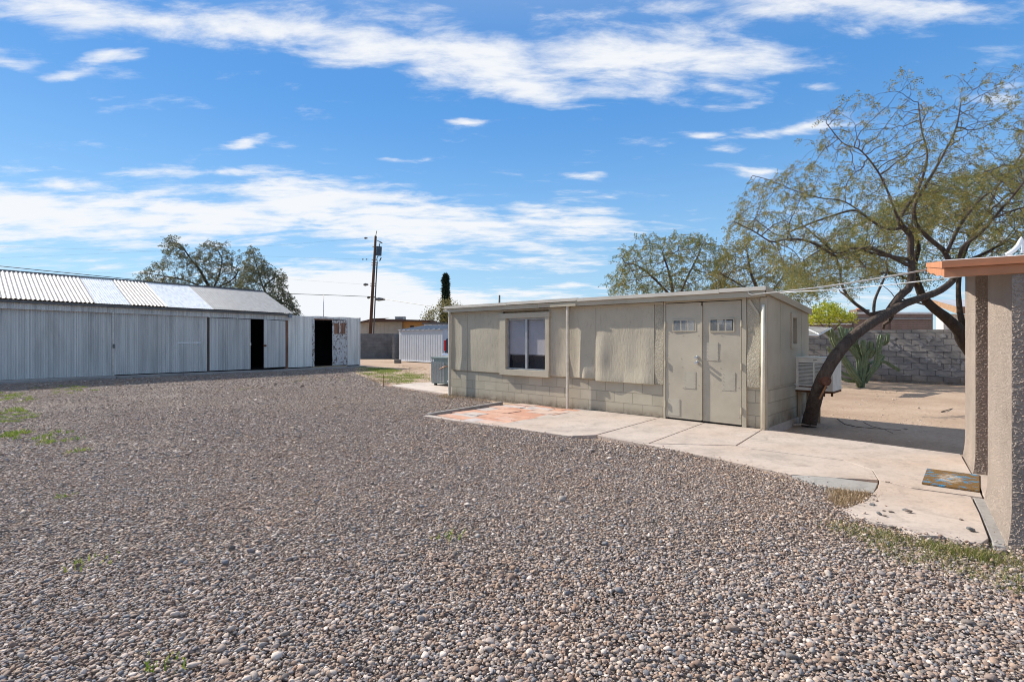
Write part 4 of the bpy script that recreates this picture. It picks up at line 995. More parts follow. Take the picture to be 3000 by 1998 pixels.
    MB().hexa([(X(2762, Y), -.9, Z(903, Y) - .02), (X(3000, Y), -.9, Z(903, Y) - .02), (X(3000, Y), .9, Z(877, Y)), (X(2762, Y), .9, Z(877, Y)), (X(2762, Y), -.9, Z(901, Y)), (X(3000, Y), -.9, Z(901, Y)), (X(3000, Y), .9, Z(875, Y)), (X(2762, Y), .9, Z(875, Y))]).build('roof', m_plain('pale_roof', (.50, .50, .52), .7, 0, .15, 2), r)
    MB().box(X(2762, Y), X(3000, Y), -.96, -.905, Z(921, Y), Z(902, Y)).build('fascia', m_plain('brown_fascia', (.30, .16, .09), .7), r)
    MB().hexa([(X(2762, Y) - .06, -.96, Z(921, Y)), (X(2762, Y) - .005, -.96, Z(921, Y)), (X(2762, Y) - .005, .9, Z(884, Y)), (X(2762, Y) - .06, .9, Z(884, Y)), (X(2762, Y) - .06, -.96, Z(902, Y)), (X(2762, Y) - .005, -.96, Z(902, Y)), (X(2762, Y) - .005, .9, Z(873, Y)), (X(2762, Y) - .06, .9, Z(873, Y))]).build('rake_board', m_plain('tan_rake_board', (.40, .24, .14), .7), r)
build_neighbours()

# white framed slatted awning behind the workshop
def build_awning():
    Y = 14.6; r = thing('slatted_awning', 'grey slatted awning on a white tube frame behind the workshop corner', 'awning', (0, Y, 0))
    A, B, C, D = at(2330, 957, Y), at(2433, 960, Y), at(2397, 981.5, Y), at(2330, 979, Y)
    A, B, C, D = [p - Vector((0, Y, 0)) for p in (A, B, C, D)]; A.y = B.y = 1.1; C.y = D.y = 0
    k = (Y + 1.1) / Y
    for p in (A, B): p.x *= k; p.z = H + (p.z - H) * k
    sl_ = MB()
    for i in range(6):
        t0, t1 = i / 6 + .015, (i + 1) / 6 - .015; L = lambda t, P, Q: P + (Q - P) * t
        q = [L(t0, D, A), L(t0, C, B), L(t1, C, B), L(t1, D, A)]
        sl_.hexa([tuple(p) for p in q] + [tuple(p + Vector((0, 0, .012))) for p in q])
    sl_.build('slats', m_plain('slat_grey', (.36, .345, .32), .8, 0, .2, 6), r)
    MB().tube([tuple(C + Vector((0, 0, -.015))), tuple(B + Vector((.02, 0, -.015)))], .018, 8).tube([tuple(D + Vector((0, -.02, -.015))), tuple(C + Vector((0, -.02, -.015)))], .016, 8).tube([tuple(A + Vector((.1, 0, .05))), tuple(C + Vector((.03, 0, .02)))], .014, 8).build('tube_frame', M['white_metal'], r)
    MB().tube([(D.x + .1, .1, -.1), (D.x + .1, .1, D.z)], .02, 8).build('post', M['white_metal'], r); MB().tube([(A.x + .1, 1.0, -.1), (A.x + .1, 1.0, A.z)], .02, 8).build('post', M['white_metal'], r)
build_awning()

# ------------------------------------------------------------------ utility pole, wires
def build_pole():
    Y = 46.0; b = at(1084, 990, Y); t = at(1100.5, 692, Y)
    d = (t - b) / (t.z - b.z); base = b - d * (b.z + .1)
    root = thing('utility_pole', 'leaning brown wooden utility pole with a blue-grey transformer can', 'utility pole', (base.x, base.y, -.1))
    o = Vector((base.x, base.y, -.1)); P = lambda z: d * z
    h = t.z + .1
    MB().tube([P(0), P(h * .5), P(h)], [.155, .135, .105], 12).build('pole', m_plain('creosote_pole', (.115, .062, .042), .9, 0, .35, 6, stretch=(1, 1, .1)), root, smooth=True)
    rel = lambda u, v, dy=0: at(u, v, Y) - o + Vector((0, dy, 0))
    c0, c1 = rel(1109.5, 749), rel(1111, 723); dk = m_plain('transformer_paint', (.055, .085, .12), .5, .1)
    MB().tube([c0, c0 + (c1 - c0) * .94, c0 + (c1 - c0) * .94, c1], [.235, .235, .25, .22], 16).build('transformer', dk, root)
    MB().tube([c1, c1 + Vector((.05, 0, .3))], [.05, .03], 8).build('bushing', M['gutter'], root); MB().tube([P(h), P(h) + Vector((.1, 0, .45))], .03, 6).build('pole_pin', M['gutter'], root)
    MB().tube([rel(1094, 990), rel(1098, 900), rel(1103, 800), rel(1105, 768)], .055, 8).build('riser_pipe', m_plain('riser_pipe', (.10, .125, .15), .5), root, smooth=True)
    MB().tube([rel(1105, 768), rel(1104, 757), rel(1108, 750)], .035, 6).tube([rel(1112, 765), rel(1117, 755)], .05, 6).build('drop_cable', M['black'], root)
    for v in (723, 762, 770, 777, 831, 838, 870): 
        p = rel(1084 + (990 - v) / 298 * 16.5, v); MB().tube([p + Vector((-.22, 0, 0)), p + Vector((.22, 0, 0))], .045, 6).build('pole_band', M['steel'], root)
    MB().tube([rel(1103, 704), rel(1113, 709), rel(1116, 711), rel(1121, 713)], [.02, .05, .07, .02], 6).build('insulator', M['gutter'], root)
    # spans to the next poles, with the insulators and closures that hang in them
    def span(name, label, pts, r=.017, bits=()):
        rt = thing(name, label, 'wire', tuple(pts[0])); q = pts[0]
        MB().tube([p - q for p in pts], r, 5).build('wire', M['black'], rt)
        for (p, l, rr) in bits: MB().tube([p - q + Vector((-l, 0, 0)), p - q + Vector((-l * .3, 0, 0)), p - q + Vector((l, 0, 0))], [rr * .6, rr, rr * .5], 8).build('insulator', M['gutter'], rt)
    far = lambda u, v, y: at(u, v, y)
    span('power_line', 'low heavy cable running left from the utility pole past the big tree', [far(1087, 869.5, 46), far(1000, 866, 44), far(880, 862, 42), far(780, 858, 40), far(500, 830, 36), far(-200, 760, 30)], .022, [(far(1080, 872, 46), .12, .12)])
    span('power_line', 'low heavy cable with a black splice closure running right from the utility pole', [far(1096, 872, 46), far(1122, 876, 45), far(1200, 888, 42), far(1318, 905, 38), far(1500, 925, 34)], .020, [(far(1114, 877, 45.2), .42, .15)])
    span('power_line', 'topmost fine wire leading left from the head of the utility pole', [far(1099, 699, 46), far(1072, 698, 46), far(800, 720, 44), far(500, 735, 42), far(-100, 760, 40)], .0035, [(far(1072, 698, 46), .14, .09)])
    span('power_line', 'fine wire leading left from below the transformer of the utility pole', [far(1095, 760, 46), far(1063, 760, 46), far(800, 752, 44), far(640, 742, 42), far(-100, 720, 38)], .0035, [(far(1063, 760, 46), .07, .06), (far(1074, 760, 46), .07, .06)])
    span('power_line', 'fine wire left of the pole carrying a small grey closure', [far(1091, 834, 46), far(1072, 834, 46), far(800, 815, 44), far(0, 790, 38)], .0035, [(far(1072, 834, 46), .2, .13)])
build_pole()

# ------------------------------------------------------------------ condenser, rebar stake, pickup
def build_condenser():
    o = G(1264, 1128); Yd = o.y
    fr = Frame(o, ANG + R(6)); root = thing('condenser_unit', 'grey-green air conditioning condenser on the concrete pad at the workshop end', 'air conditioner', (o.x, o.y, 0), fr.ang)
    w, d, h = 1.0, .8, H - (1045 - V0) / F * Yd; g = M['grey_green']
    MB().box(0, w, 0, d, .06, .10).box(-.015, w + .015, -.015, d + .015, h - .05, h).box(0, .03, 0, .03, .1, h - .05).box(.55, w, 0, d, .1, h - .05).box(0, .55, .3, d, .1, h - .05).build('cabinet', g, root, bevel=.006)
    c = MB()
    for k in range(4):
        n = 10; x = .03 + k * .132
        c.grid(lambda a, b, x=x: (x + .128 * a, .01 - .035 * math.sin(math.pi * a), .1 + (h - .25) * b), n, 1)
    c.build('coil', M['coil'], root, smooth=True)
    f = MB(); z = .12
    while z < h - .16: f.box(.02, .555, -.032, -.028, z, z + .006); z += .03
    for k in range(5): f.box(.022 + k * .132, .034 + k * .132, -.036, -.027, .1, h - .15)
    f.build('fin_guard', M['steel'], root)
    MB().box(.03, .55, -.004, .02, h - .15, h - .051).build('header_panel', g, root)
    MB().box(.06, .11, -.006, -.0045, h - .14, h - .07).box(.66, .72, -.003, -.0005, .12, .17).box(.72, .78, -.003, -.0005, .42, .5).build('sticker', M['white_metal'], root)
    MB().tube([(.40, -.05, .50), (.55, -.07, .56), (.66, -.03, .60), (.70, 0, .58)], .016, 6).build('copper_line', m_plain('copper_line', (.34, .2, .13), .5, .4), root, smooth=True)
    m = MB()
    for x in (.08, w - .2): m.tube([(x, .1, -.0), (x, .1, .06)], .05, 8).tube([(x + .1, d - .1, 0), (x + .1, d - .1, .06)], .05, 8)
    m.build('foot', M['black'], root)
build_condenser()
q = G(1124, 1131); s = MB().tube([(0, 0, -.1), (.005, 0, .2), (.0, .005, H - (1098 - V0) / F * q.y)], .011, 6).build('rebar_stake', M['rust']); s.location = (q.x, q.y, 0)
tag(s, 'thin rusty rebar stake standing in the gravel beside the concrete pad', 'stake')
def build_pickup():
    Y = 25.0; u0 = 1302.0; o = Vector(((u0 - 1500) / F * Y, Y, -.035))
    a = ANG + R(30); root = thing('pickup_truck', 'dark blue pickup truck with red tail light mostly hidden behind the workshop', 'pickup truck', tuple(o), a)
    body = MT('dark_blue_car_paint', .25, .2, .5); body.color((.012, .018, .045)); body.p.inputs['Coat Weight'].default_value = .6
    bm = body.mat; Lx, Wd = 5.6, 1.95
    # x across the tail (left edge at 0), y forwards
    MB().hexa([(.0, .0, .62), (Wd, .0, .62), (Wd, 2.1, .55), (0, 2.1, .55), (.05, .02, 1.44), (Wd - .05, .02, 1.44), (Wd - .04, 2.1, 1.40), (.04, 2.1, 1.40)]).build('cargo_bed', bm, root, bevel=.05)
    MB().box(0, Wd, 2.12, 4.2, .5, 1.3).box(.02, Wd - .02, 4.21, 5.5, .5, 1.18).build('body', bm, root, bevel=.08)
    MB().hexa([(.08, 2.15, 1.3), (Wd - .08, 2.15, 1.3), (Wd - .08, 4.1, 1.3), (.08, 4.1, 1.3), (.22, 2.35, 1.9), (Wd - .22, 2.35, 1.9), (Wd - .22, 3.5, 1.9), (.22, 3.5, 1.9)]).build('cab', m_plain('tinted_glass', (.015, .018, .022), .08), root, bevel=.05)
    MB().box(.2, Wd - .2, -.012, .0, .72, 1.36).build('tailgate', bm, root)
    for x0, x1 in ((-.012, .075), (Wd - .075, Wd + .012)):
        MB().box(x0, x1, -.03, .16, .86, 1.36).build('tail_light', m_plain('red_tail_light', (.55, .012, .015), .2, 0, .05), root, bevel=.02)
    MB().hexa([(-.06, -.20, .62), (Wd + .06, -.20, .62), (Wd + .06, .0, .62), (-.06, .0, .62), (-.04, -.18, .74), (Wd + .04, -.18, .74), (Wd + .04, 0, .76), (-.04, 0, .76)]).build('bumper', m_plain('chrome', (.8, .8, .8), .35, .7, .03), root, bevel=.02)
    for (x, y) in ((.0, 1.0), (Wd - .24, 1.0), (0, 4.6), (Wd - .24, 4.6)):
        wh = MB().tube([(x, y, .38), (x + .24, y, .38)], .38, 20).build('wheel', M['black'], root); MB().tube([(x - .006, y, .38), (x + .246, y, .38)], .22, 14).build('rim', M['steel'], wh)
build_pickup()

# ------------------------------------------------------------------ the stucco house corner on the right
def build_house():
    root = thing('stucco_house', 'pinkish tan rough stucco house corner with orange roof fascia and a recessed doorway', 'house', FH.o, FH.ang)
    yB = FH.loc(G(2876, 1457)).y; yP = FH.loc(G(2845, 1388)).y; yQ = FH.loc(G(2814, 1331)).y + .02
    zb0, sl_ = 1.876, .109
    zb = lambda y: zb0 + sl_ * y
    st = M['stucco']; Xr = 4.2
    def block(y0, y1, nm):
        nx, nz, ny = 1, 10, 1; m = MB(); fl = lambda z: .022 * max(0.0, 1 - z / .25) ** 2 if z < .25 else 0
        zs = [-.15, 0, .08, .16, .25, 1.0]
        rings = [[(-fl(z), y0 - fl(z), z), (Xr, y0 - fl(z), z), (Xr, y1, z), (-fl(z), y1, z)] for z in zs] + [[(0, y0, zb(y0) + .05), (Xr, y0, zb(y0) + .05), (Xr, y1, zb(y1) + .05), (0, y1, zb(y1) + .05)]]
        for a, b in zip(rings, rings[1:]):
            for k in range(4): j = (k + 1) % 4; m.quad(a[k], a[j], b[j], b[k])
        m.quad(*rings[-1]); return m.build(nm, st, root)
    block(0, yB, 'wall'); block(yP, yQ, 'wall')
    from mathutils import noise as mn
    def relief(y0, x1, nm):
        st_ = .0045; nx, nz = int(x1 / st_), int((zb(y0) + .05) / st_); m = MB()
        def f(a, b):
            x, z = x1 * a, (zb(y0) + .05) * b
            q = Vector((x * 40, y0 * 9, z * 58)); q += Vector((mn.noise(q * .8) * .9, 0, mn.noise(q * .8 + Vector((7, 0, 0))) * .9))
            h = max(0, 1 - abs(mn.noise(q)) * 5.2) * .8 + .35 * mn.noise(Vector((x * 70, y0, z * 70))); h = max(-.1, h)
            fl = .022 * max(0.0, 1 - z / .25) ** 2 if z < .25 else 0
            return (x - fl * (1 - a), y0 - .008 - fl - (h + .1) * .009, z)
        m.grid(f, nx, nz); return m.build(nm, M['stucco_shaded'], root, smooth=False)
    relief(0, 1.1, 'stucco_coat'); relief(yP, .27, 'stucco_coat')  # front and jamb relief, in the stucco darkened for shade
    dm = MB().box(.30, Xr, yB + .001, yP - .001, -.15, zb(yB) + .05); dm.build('recess_wall', M['stucco'], root)
    d = MB().box(.262, .299, yB + .06, yP - .04, .04, 1.84).build('door', m_plain('brown_door', (.20, .14, .10), .6, 0, .2, 5, stretch=(1, 1, .2)), root)
    MB().box(.245, .261, yB + .2, yP - .2, .9, 1.6).build('door_panel', m_plain('door_panel_brown', (.16, .11, .08), .6), d)
    MB().box(.03, .10, yB + .002, yB + .05, 0, zb(yB) + .04).box(.10, .13, yB + .002, yB + .09, 0, zb(yB) + .04).build('door_frame', m_plain('tan_trim', (.36, .28, .21), .7, 0, .12), root)
    MB().box(-.02, .30, yB + .002, yP - .002, -.1, .012).build('threshold', M['slab'], root)
    MB().box(-.10, .001, -.03, yB + .05, -.15, -.015).build('footing', M['footing'], root, bevel=.01)
    rust = MB(); rng = random.Random(2)
    # roof deck, fascia boards with a drip lip
    x0, y0, y1 = -.367, -.028, yQ + .02
    MB().hexa([(x0 + .03, y0 + .03, zb(y0) + .052), (Xr, y0 + .03, zb(y0) + .052), (Xr, y1, zb(y1) + .052), (x0 + .03, y1, zb(y1) + .052), (x0 + .012, y0 + .012, zb(y0) + .112), (Xr, y0 + .012, zb(y0) + .112), (Xr, y1, zb(y1) + .112), (x0 + .012, y1, zb(y1) + .112)]).build('roof', M['roof_coat'], root)
    og = M['orange']
    MB().box(x0 + .0, Xr, y0, y0 + .029, zb(y0), zb(y0) + .066).build('fascia', og, root, bevel=.003)
    m = MB(); n = 14
    for k in range(n):                                           # rake board with a slightly wavy sawn foot
        a, b = y0 + .03 + (y1 - y0 - .03) * k / n, y0 + .03 + (y1 - y0 - .03) * (k + 1) / n; w = lambda y: .0 + .008 * math.sin(y * 4.5)
        m.hexa([(x0, a, zb(a) + w(a)), (x0 + .029, a, zb(a) + w(a)), (x0 + .029, b, zb(b) + w(b)), (x0, b, zb(b) + w(b)), (x0, a, zb(a) + .066), (x0 + .029, a, zb(a) + .066), (x0 + .029, b, zb(b) + .066), (x0, b, zb(b) + .066)])
    m.build('rake_board', og, root)
    xj = FH.loc(G(2963, 1500)).x
    u = MB(); xj = 1.02
    u.box(x0 - .012, xj, y0 - .012, y0 + .01, zb(y0) + .068, zb(y0) + .119).box(x0 - .012, xj, y0 - .022, y0 - .0125, zb(y0) + .066, zb(y0) + .072)
    u.box(xj + .003, Xr, y0 - .006, y0 + .01, zb(y0) + .072, zb(y0) + .123).box(xj + .003, Xr, y0 - .018, y0 - .0065, zb(y0) + .070, zb(y0) + .076)
    u.hexa([(x0 - .012, y0 + .0105, zb(y0) + .068), (x0 + .01, y0 + .0105, zb(y0) + .068), (x0 + .01, y1, zb(y1) + .068), (x0 - .012, y1, zb(y1) + .068), (x0 - .012, y0 + .0105, zb(y0) + .119), (x0 + .01, y0 + .0105, zb(y0) + .119), (x0 + .01, y1, zb(y1) + .119), (x0 - .012, y1, zb(y1) + .119)])
    u.tube([(xj - .06, y0 - .0125, zb(y0) + .098), (xj - .06, y0 - .018, zb(y0) + .098)], .009, 8)
    u.build('drip_edge', og, root)
    MB().hexa([(x0 - .008, y0 - .008, zb(y0) + .1195), (Xr, y0 - .008, zb(y0) + .1195), (Xr, y0 + .05, zb(y0) + .1195), (x0 - .008, y0 + .05, zb(y0) + .1195), (x0 - .004, y0 - .004, zb(y0) + .125), (Xr, y0 - .004, zb(y0) + .125), (Xr, y0 + .05, zb(y0) + .128), (x0 - .004, y0 + .05, zb(y0) + .128)]).build('roof_edge_coating', M['roof_coat'], root)
    # white dish bracket on the roof
    Yd = 5.0; a = [at(p, q, Yd) for p, q in ((2953, 744), (2970, 734), (2983, 720), (2989, 704), (2992, 697), (2995, 704), (2996, 722), (2995, 742))]
    o = a[0]; rt = thing('roof_bracket', 'white fin shaped metal bracket standing on the orange edged roof', 'bracket', tuple(o))
    bk = Vector((.05, .10, 0)); q = MB(); rel = [p - o for p in a]
    q.tube(rel, [.020, .022, .020, .013, .011, .010, .009, .012], 8)
    q.tube([rel[0] + Vector((-.01, .0, 0)), rel[0] + Vector((.12, .1, .005))], .014, 8).tube([rel[3], rel[3] + Vector((.12, .12, -.02))], .012, 8)
    q.build('bracket', M['white_metal'], rt, smooth=True)
    # doormat
    A, B = G(2700, 1419), G(2871, 1443.5); mt = MT('coir_doormat', .95, 0, .1)
    n1 = mt.noise(13, 4, .65, stretch=(.8, 1.1, 1)); n2 = mt.noise(120, 3)
    base = mt.ramp(n2, [(.3, (.12, .07, .028)), (.7, (.27, .165, .07))])
    c = mt.mix(mt.ramp(n1, [(.535, 0.0), (.57, .9)], False), base, mt.ramp(n2, [(.3, (.03, .15, .30)), (.7, (.09, .32, .52))]))
    gr = mt.N.new('ShaderNodeTexGradient'); gr.gradient_type = 'SPHERICAL'; mt.L.new(mt.coord(scale=(8.5, 3.6, 1), loc=(-1.7, -1.35, 0)), gr.inputs[0])
    nw = mt.noise(34, 4, .7, stretch=(.5, 1.5, 1))
    c = mt.mix(mt.math('MULTIPLY', mt.ramp(gr.outputs['Fac'], [(.05, 0.0), (.5, 1.0)]), mt.ramp(nw, [(.46, 0.0), (.54, .85)])), c, (.56, .50, .43))
    mt.color(c); mt.bump(n2, .006)
    r = thing('doormat', 'coir doormat with blue floral pattern lying at the house doorway', 'doormat', (A.x, A.y, .003), math.atan2(B.y - A.y, B.x - A.x))
    w = (B - A).length; MB().box(0, w, 0, .75, 0, .018).build('mat', mt.mat, r, bevel=.004)
    return yQ, zb
HYQ, HZB = build_house()

def build_conduits():
    x, z = FS.front(2190.6, 849, -.16); P0 = FS.w(x, -.16, z); x, z = FS.front(2193, 859, -.165); P1 = FS.w(x, -.165, z); x, z = FS.front(2203, 864.5, -.17); P2 = FS.w(x, -.17, z)
    x, z = FS.front(2225, 861.5, -.18); P3 = FS.w(x, -.18, z)
    e = FH.w(-.36, HYQ, HZB(HYQ) + .035)
    pts = [P0, P1, P2, P3]
    for k in range(1, 9):
        t = k / 8; p = P3 + (e - P3) * t; p.z -= .03 * math.sin(math.pi * t); pts.append(p)
    r = thing('overhead_conduit', 'upper pale conduit strung from the workshop eave to the orange fascia end', 'conduit', tuple(P0))
    MB().tube([p - P0 for p in pts], .0105, 8).build('pipe', M['pipe_grey'], r, smooth=True)
    a = at(2283, 857.5, 8.75); b = FH.w(.02, HYQ + .02, H - (808 - V0) / F * FH.w(0, HYQ).y); pts = []
    for k in range(11):
        t = k / 10; p = a + (b - a) * t; p.z -= .03 * math.sin(math.pi * t); pts.append(p)
    r = thing('overhead_conduit', 'lower thin white conduit strung from the workshop rake to the stucco house wall', 'conduit', tuple(a))
    MB().tube([p - a for p in pts], .0070, 8).build('pipe', M['white_metal'], r, smooth=True)
build_conduits()

# ------------------------------------------------------------------ trees (limbs laid out by hand, twigs grown by space colonisation)
def inpoly(pts, n, rng, yr, dens=None):
    P = np.array(pts, float); lo, hi = P.min(0), P.max(0); out = np.zeros((0, 2))
    while len(out) < n:
        q = rng.uniform(lo, hi, (n * 3, 2)); q = q[inside(q, [tuple(p) for p in P])]
        if dens is not None: q = q[rng.uniform(size=len(q)) < dens(q)]
        out = np.concatenate([out, q])
    q = out[:n]; c = P.mean(0)
    Y = rng.uniform(*yr, n)
    return np.stack([(q[:, 0] - 1500) / F * Y, Y, H - (q[:, 1] - V0) / F * Y], 1)

def grow(rng, limbs, A, di, dk, step, iters, wob=.25, lift=.0):
    pos, par, fix = [], [], []
    for pts, r0, r1 in limbs:
        pts = [Vector(p) for p in pts]; seg = []
        # smooth the polyline a little, then resample it
        cum = [0]
        for a, b in zip(pts, pts[1:]): cum.append(cum[-1] + (b - a).length)
        n = max(2, int(cum[-1] / step)); k = 0; prev = None
        if pos:
            d = np.linalg.norm(np.array(pos) - np.array(pts[0]), axis=1); prev = int(d.argmin())
        for i in range(n + 1):
            s = cum[-1] * i / n
            while k < len(cum) - 2 and s > cum[k + 1]: k += 1
            t = (s - cum[k]) / max(cum[k + 1] - cum[k], 1e-9)
            p0, p1, p2, p3 = pts[max(k - 1, 0)], pts[k], pts[k + 1], pts[min(k + 2, len(pts) - 1)]
            p = .5 * ((2 * p1) + (p2 - p0) * t + (2 * p0 - 5 * p1 + 4 * p2 - p3) * t * t + (3 * p1 - p0 - 3 * p2 + p3) * t ** 3)
            if i == 0 and prev is not None: continue
            pos.append(tuple(p)); par.append(-1 if prev is None else prev); fix.append(r0 + (r1 - r0) * i / n); prev = len(pos) - 1
    nl = len(pos)
    P = np.array(pos); par = list(par)
    D = np.full(len(A), 1e9); I = np.zeros(len(A), int)
    def upd(i0, Q):
        for c in range(0, len(Q), 64):
            q = Q[c:c + 64]; d = np.linalg.norm(A[:, None] - q[None], axis=2); j = d.argmin(1); dm = d[np.arange(len(A)), j]
            m = dm < D; D[m] = dm[m]; I[m] = i0 + c + j[m]
    upd(0, P); kids = np.zeros(len(P), int)
    for it in range(iters):
        act = D < di
        if not act.any(): break
        dirs = A[act] - P[I[act]]; dirs /= np.maximum(np.linalg.norm(dirs, axis=1), 1e-6)[:, None]
        acc = np.zeros_like(P); np.add.at(acc, I[act], dirs)
        src = np.unique(I[act]); src = src[kids[src] < 4]
        if len(src) == 0: break
        v = acc[src]; v /= np.maximum(np.linalg.norm(v, axis=1), 1e-6)[:, None]
        v += rng.normal(0, wob, v.shape); v[:, 2] += lift; v /= np.linalg.norm(v, axis=1)[:, None]
        Q = P[src] + v * step * rng.uniform(.7, 1.2, (len(src), 1))
        kids[src] += 1; i0 = len(P); P = np.concatenate([P, Q]); par += list(src); kids = np.concatenate([kids, np.zeros(len(Q), int)])
        upd(i0, Q)
        keep = D > dk; A = A[keep]; D = D[keep]; I = I[keep]
        if len(A) == 0: break
    return P, np.array(par), nl, np.array(fix)

def radii(P, par, nl, fix, rt, ex):
    n = len(P); s = np.zeros(n); leafn = np.ones(n, bool); leafn[par[par >= 0]] = False
    s[leafn] = rt ** ex
    hgt = np.zeros(n, int)
    order = np.argsort(-np.arange(n))
    for i in order:
        if s[i] == 0: s[i] = rt ** ex
        p = par[i]
        if p >= 0: s[p] += s[i]; hgt[p] = max(hgt[p], hgt[i] + 1)
    r = s ** (1 / ex); r[:nl] = fix
    for i in range(nl, n): r[i] = min(r[i], r[par[i]] * .9)
    return r, hgt, leafn

def branch_mesh(P, par, r, jitter=0, rng=None, offset=(0, 0, 0)):
    n = len(P); ch = [[] for _ in range(n)]
    for i in range(n):
        if par[i] >= 0: ch[par[i]].append(i)
    m = MB(); off = Vector(offset); done = set()
    starts = [(i, -1) for i in range(n) if par[i] < 0]
    while starts:
        i, p = starts.pop(); chain = ([p] if p >= 0 else []) + [i]
        while ch[i]:
            k = max(ch[i], key=lambda c: r[c])
            for c in ch[i]:
                if c != k: starts.append((c, i))
            chain.append(k); i = k
        if len(chain) < 2: continue
        rr = [float(r[c]) for c in chain]
        if p >= 0: rr[0] = min(rr[0], rr[1] * 1.3)
        mx = max(rr); ns = 12 if mx > .06 else (7 if mx > .02 else (5 if mx > .009 else 3))
        if rng is not None and mx > .03: rr = [q * (1 + rng.uniform(-.05, .05)) for q in rr]
        m.tube([Vector(P[c]) - off for c in chain], rr, ns, cap=mx > .02)
    return m

def leaves(rng, P, D, per, L, wd, spread, droop, r0=0.0):
    n = len(P) * per
    p = np.repeat(P, per, 0) + rng.normal(0, spread, (n, 3)); d = np.repeat(D, per, 0) * .6 + rng.normal(0, .7, (n, 3)); d[:, 2] -= droop
    d /= np.linalg.norm(d, axis=1)[:, None]; s = np.cross(d, rng.normal(size=(n, 3))); s /= np.maximum(np.linalg.norm(s, axis=1), 1e-6)[:, None]
    l = (L * rng.uniform(.6, 1.3, n))[:, None]; w = (wd * rng.uniform(.7, 1.3, n))[:, None]
    V = np.stack([p, p + d * l * .5 + s * w, p + d * l, p + d * l * .5 - s * w], 1).reshape(-1, 3)
    return V, np.arange(n * 4).reshape(-1, 4)
def sprays(rng, P, D, per, m, L, ll, lw, droop):
    """feathery leaves: per axes at every point, each with m leaflets to both sides"""
    n = len(P) * per
    a = np.repeat(D, per, 0) * .7 + rng.normal(0, .6, (n, 3)); a[:, 2] -= droop; a /= np.linalg.norm(a, axis=1)[:, None]
    o = np.repeat(P, per, 0) + rng.normal(0, L * .12, (n, 3)); Ln = L * rng.uniform(.55, 1.25, n)
    s = np.cross(a, rng.normal(size=(n, 3))); s /= np.maximum(np.linalg.norm(s, axis=1), 1e-6)[:, None]; u = np.cross(a, s)
    Vs = []
    for k in range(m):
        t = (k // 2 + 1) / (m // 2 + .5); sg = 1 if k % 2 else -1
        p = o + a * (Ln * t)[:, None]; p[:, 2] -= (Ln * t * t * .25)
        d = a * .45 + s * sg * .8 + rng.normal(0, .22, (n, 3)); d /= np.linalg.norm(d, axis=1)[:, None]
        w = np.cross(d, u + rng.normal(0, .5, (n, 3))); w /= np.maximum(np.linalg.norm(w, axis=1), 1e-6)[:, None]
        l = (ll * rng.uniform(.6, 1.3, n))[:, None]; ww = (lw * rng.uniform(.7, 1.3, n))[:, None]
        Vs.append(np.stack([p, p + d * l * .5 + w * ww, p + d * l, p + d * l * .5 - w * ww], 1))
    V = np.stack(Vs, 1).reshape(-1, 3); return V, np.arange(len(V)).reshape(-1, 4)

def tree(name, label, group, seed, limbs, A, leafmat, bark, di=.9, dk=.13, step=.1, iters=140, rt=.0035, ex=2.3, per=6, L=.05, wd=.006, spread=.03, droop=.35, hmax=5, leafprob=None, lift=.02, wob=.25, feather=True, clump=.55, lt=.78):
    rng = np.random.default_rng(seed); pr = random.Random(seed)
    # thin the crown out in patches so that sky shows through, and let a few shoots run past its outline
    sz = A.max(0) - A.min(0); q = (A - A.min(0)) / max(sz) * 15; ph = rng.uniform(0, 6.3, 6)
    f = np.sin(q[:, 0] + ph[0] + 1.3 * np.sin(q[:, 2] * .7 + ph[1])) + np.sin(q[:, 2] * 1.2 + ph[2] + np.sin(q[:, 0] * .8 + ph[3])) + np.sin(q[:, 1] * 1.1 + ph[4])
    A = A[(f > -clump) | (rng.uniform(size=len(A)) < .22)]
    c = A.mean(0); k = rng.uniform(size=len(A)) < .10; A[k] = c + (A[k] - c) * rng.uniform(1.0, 1.22, (k.sum(), 1))
    limbs = [(p_, a_ * (1.0 if i_ == 0 else lt), b_ * lt) for i_, (p_, a_, b_) in enumerate(limbs)]
    P, par, nl, fix = grow(rng, limbs, A, di, dk, step, iters, wob, lift)
    r, h, tip = radii(P, par, nl, fix, rt, ex)
    o = P[0].copy(); root = thing(name, label, 'tree', tuple(o), 0, group)
    tk = branch_mesh(P[:nl], par[:nl], r[:nl], 0, pr, o); trunk = tk.build('trunk', bark, root, smooth=True)
    # twigs: everything grown
    Pt, parT = P, par.copy(); ch = [[] for _ in range(len(P))]
    for i in range(nl, len(P)): ch[par[i]].append(i)
    m = MB(); ov = Vector(o)
    st = [(i, par[i]) for i in range(nl, len(P)) if par[i] < nl]
    while st:
        i, p = st.pop(); chain = [p, i]
        while ch[i]:
            k = max(ch[i], key=lambda c: r[c])
            for c in ch[i]:
                if c != k: st.append((c, i))
            chain.append(k); i = k
        rr = [float(r[c]) for c in chain]; rr[0] = min(rr[0], rr[1] * 1.25); mx = max(rr)
        m.tube([Vector(P[c]) - ov for c in chain], rr, 8 if mx > .03 else (5 if mx > .010 else 3), cap=False)
    if m.v: m.build('branches', bark if bark is not M['bark_dark'] else M['bark'], root, smooth=True)
    idx = np.array([i for i in range(nl, len(P)) if h[i] <= hmax])
    if leafprob is not None: idx = idx[rng.uniform(size=len(idx)) < leafprob(P[idx])]
    D = P[idx] - P[par[idx]]; D /= np.maximum(np.linalg.norm(D, axis=1), 1e-6)[:, None]
    V, Fq = sprays(rng, P[idx] - o, D, per, 10, spread, L, wd, droop) if feather else leaves(rng, P[idx] - o, D, per, L, wd, spread, droop)
    np_mesh('crown', V, Fq, leafmat, root)
    print(name, 'nodes', len(P), 'leaves', len(Fq))
    return root, o

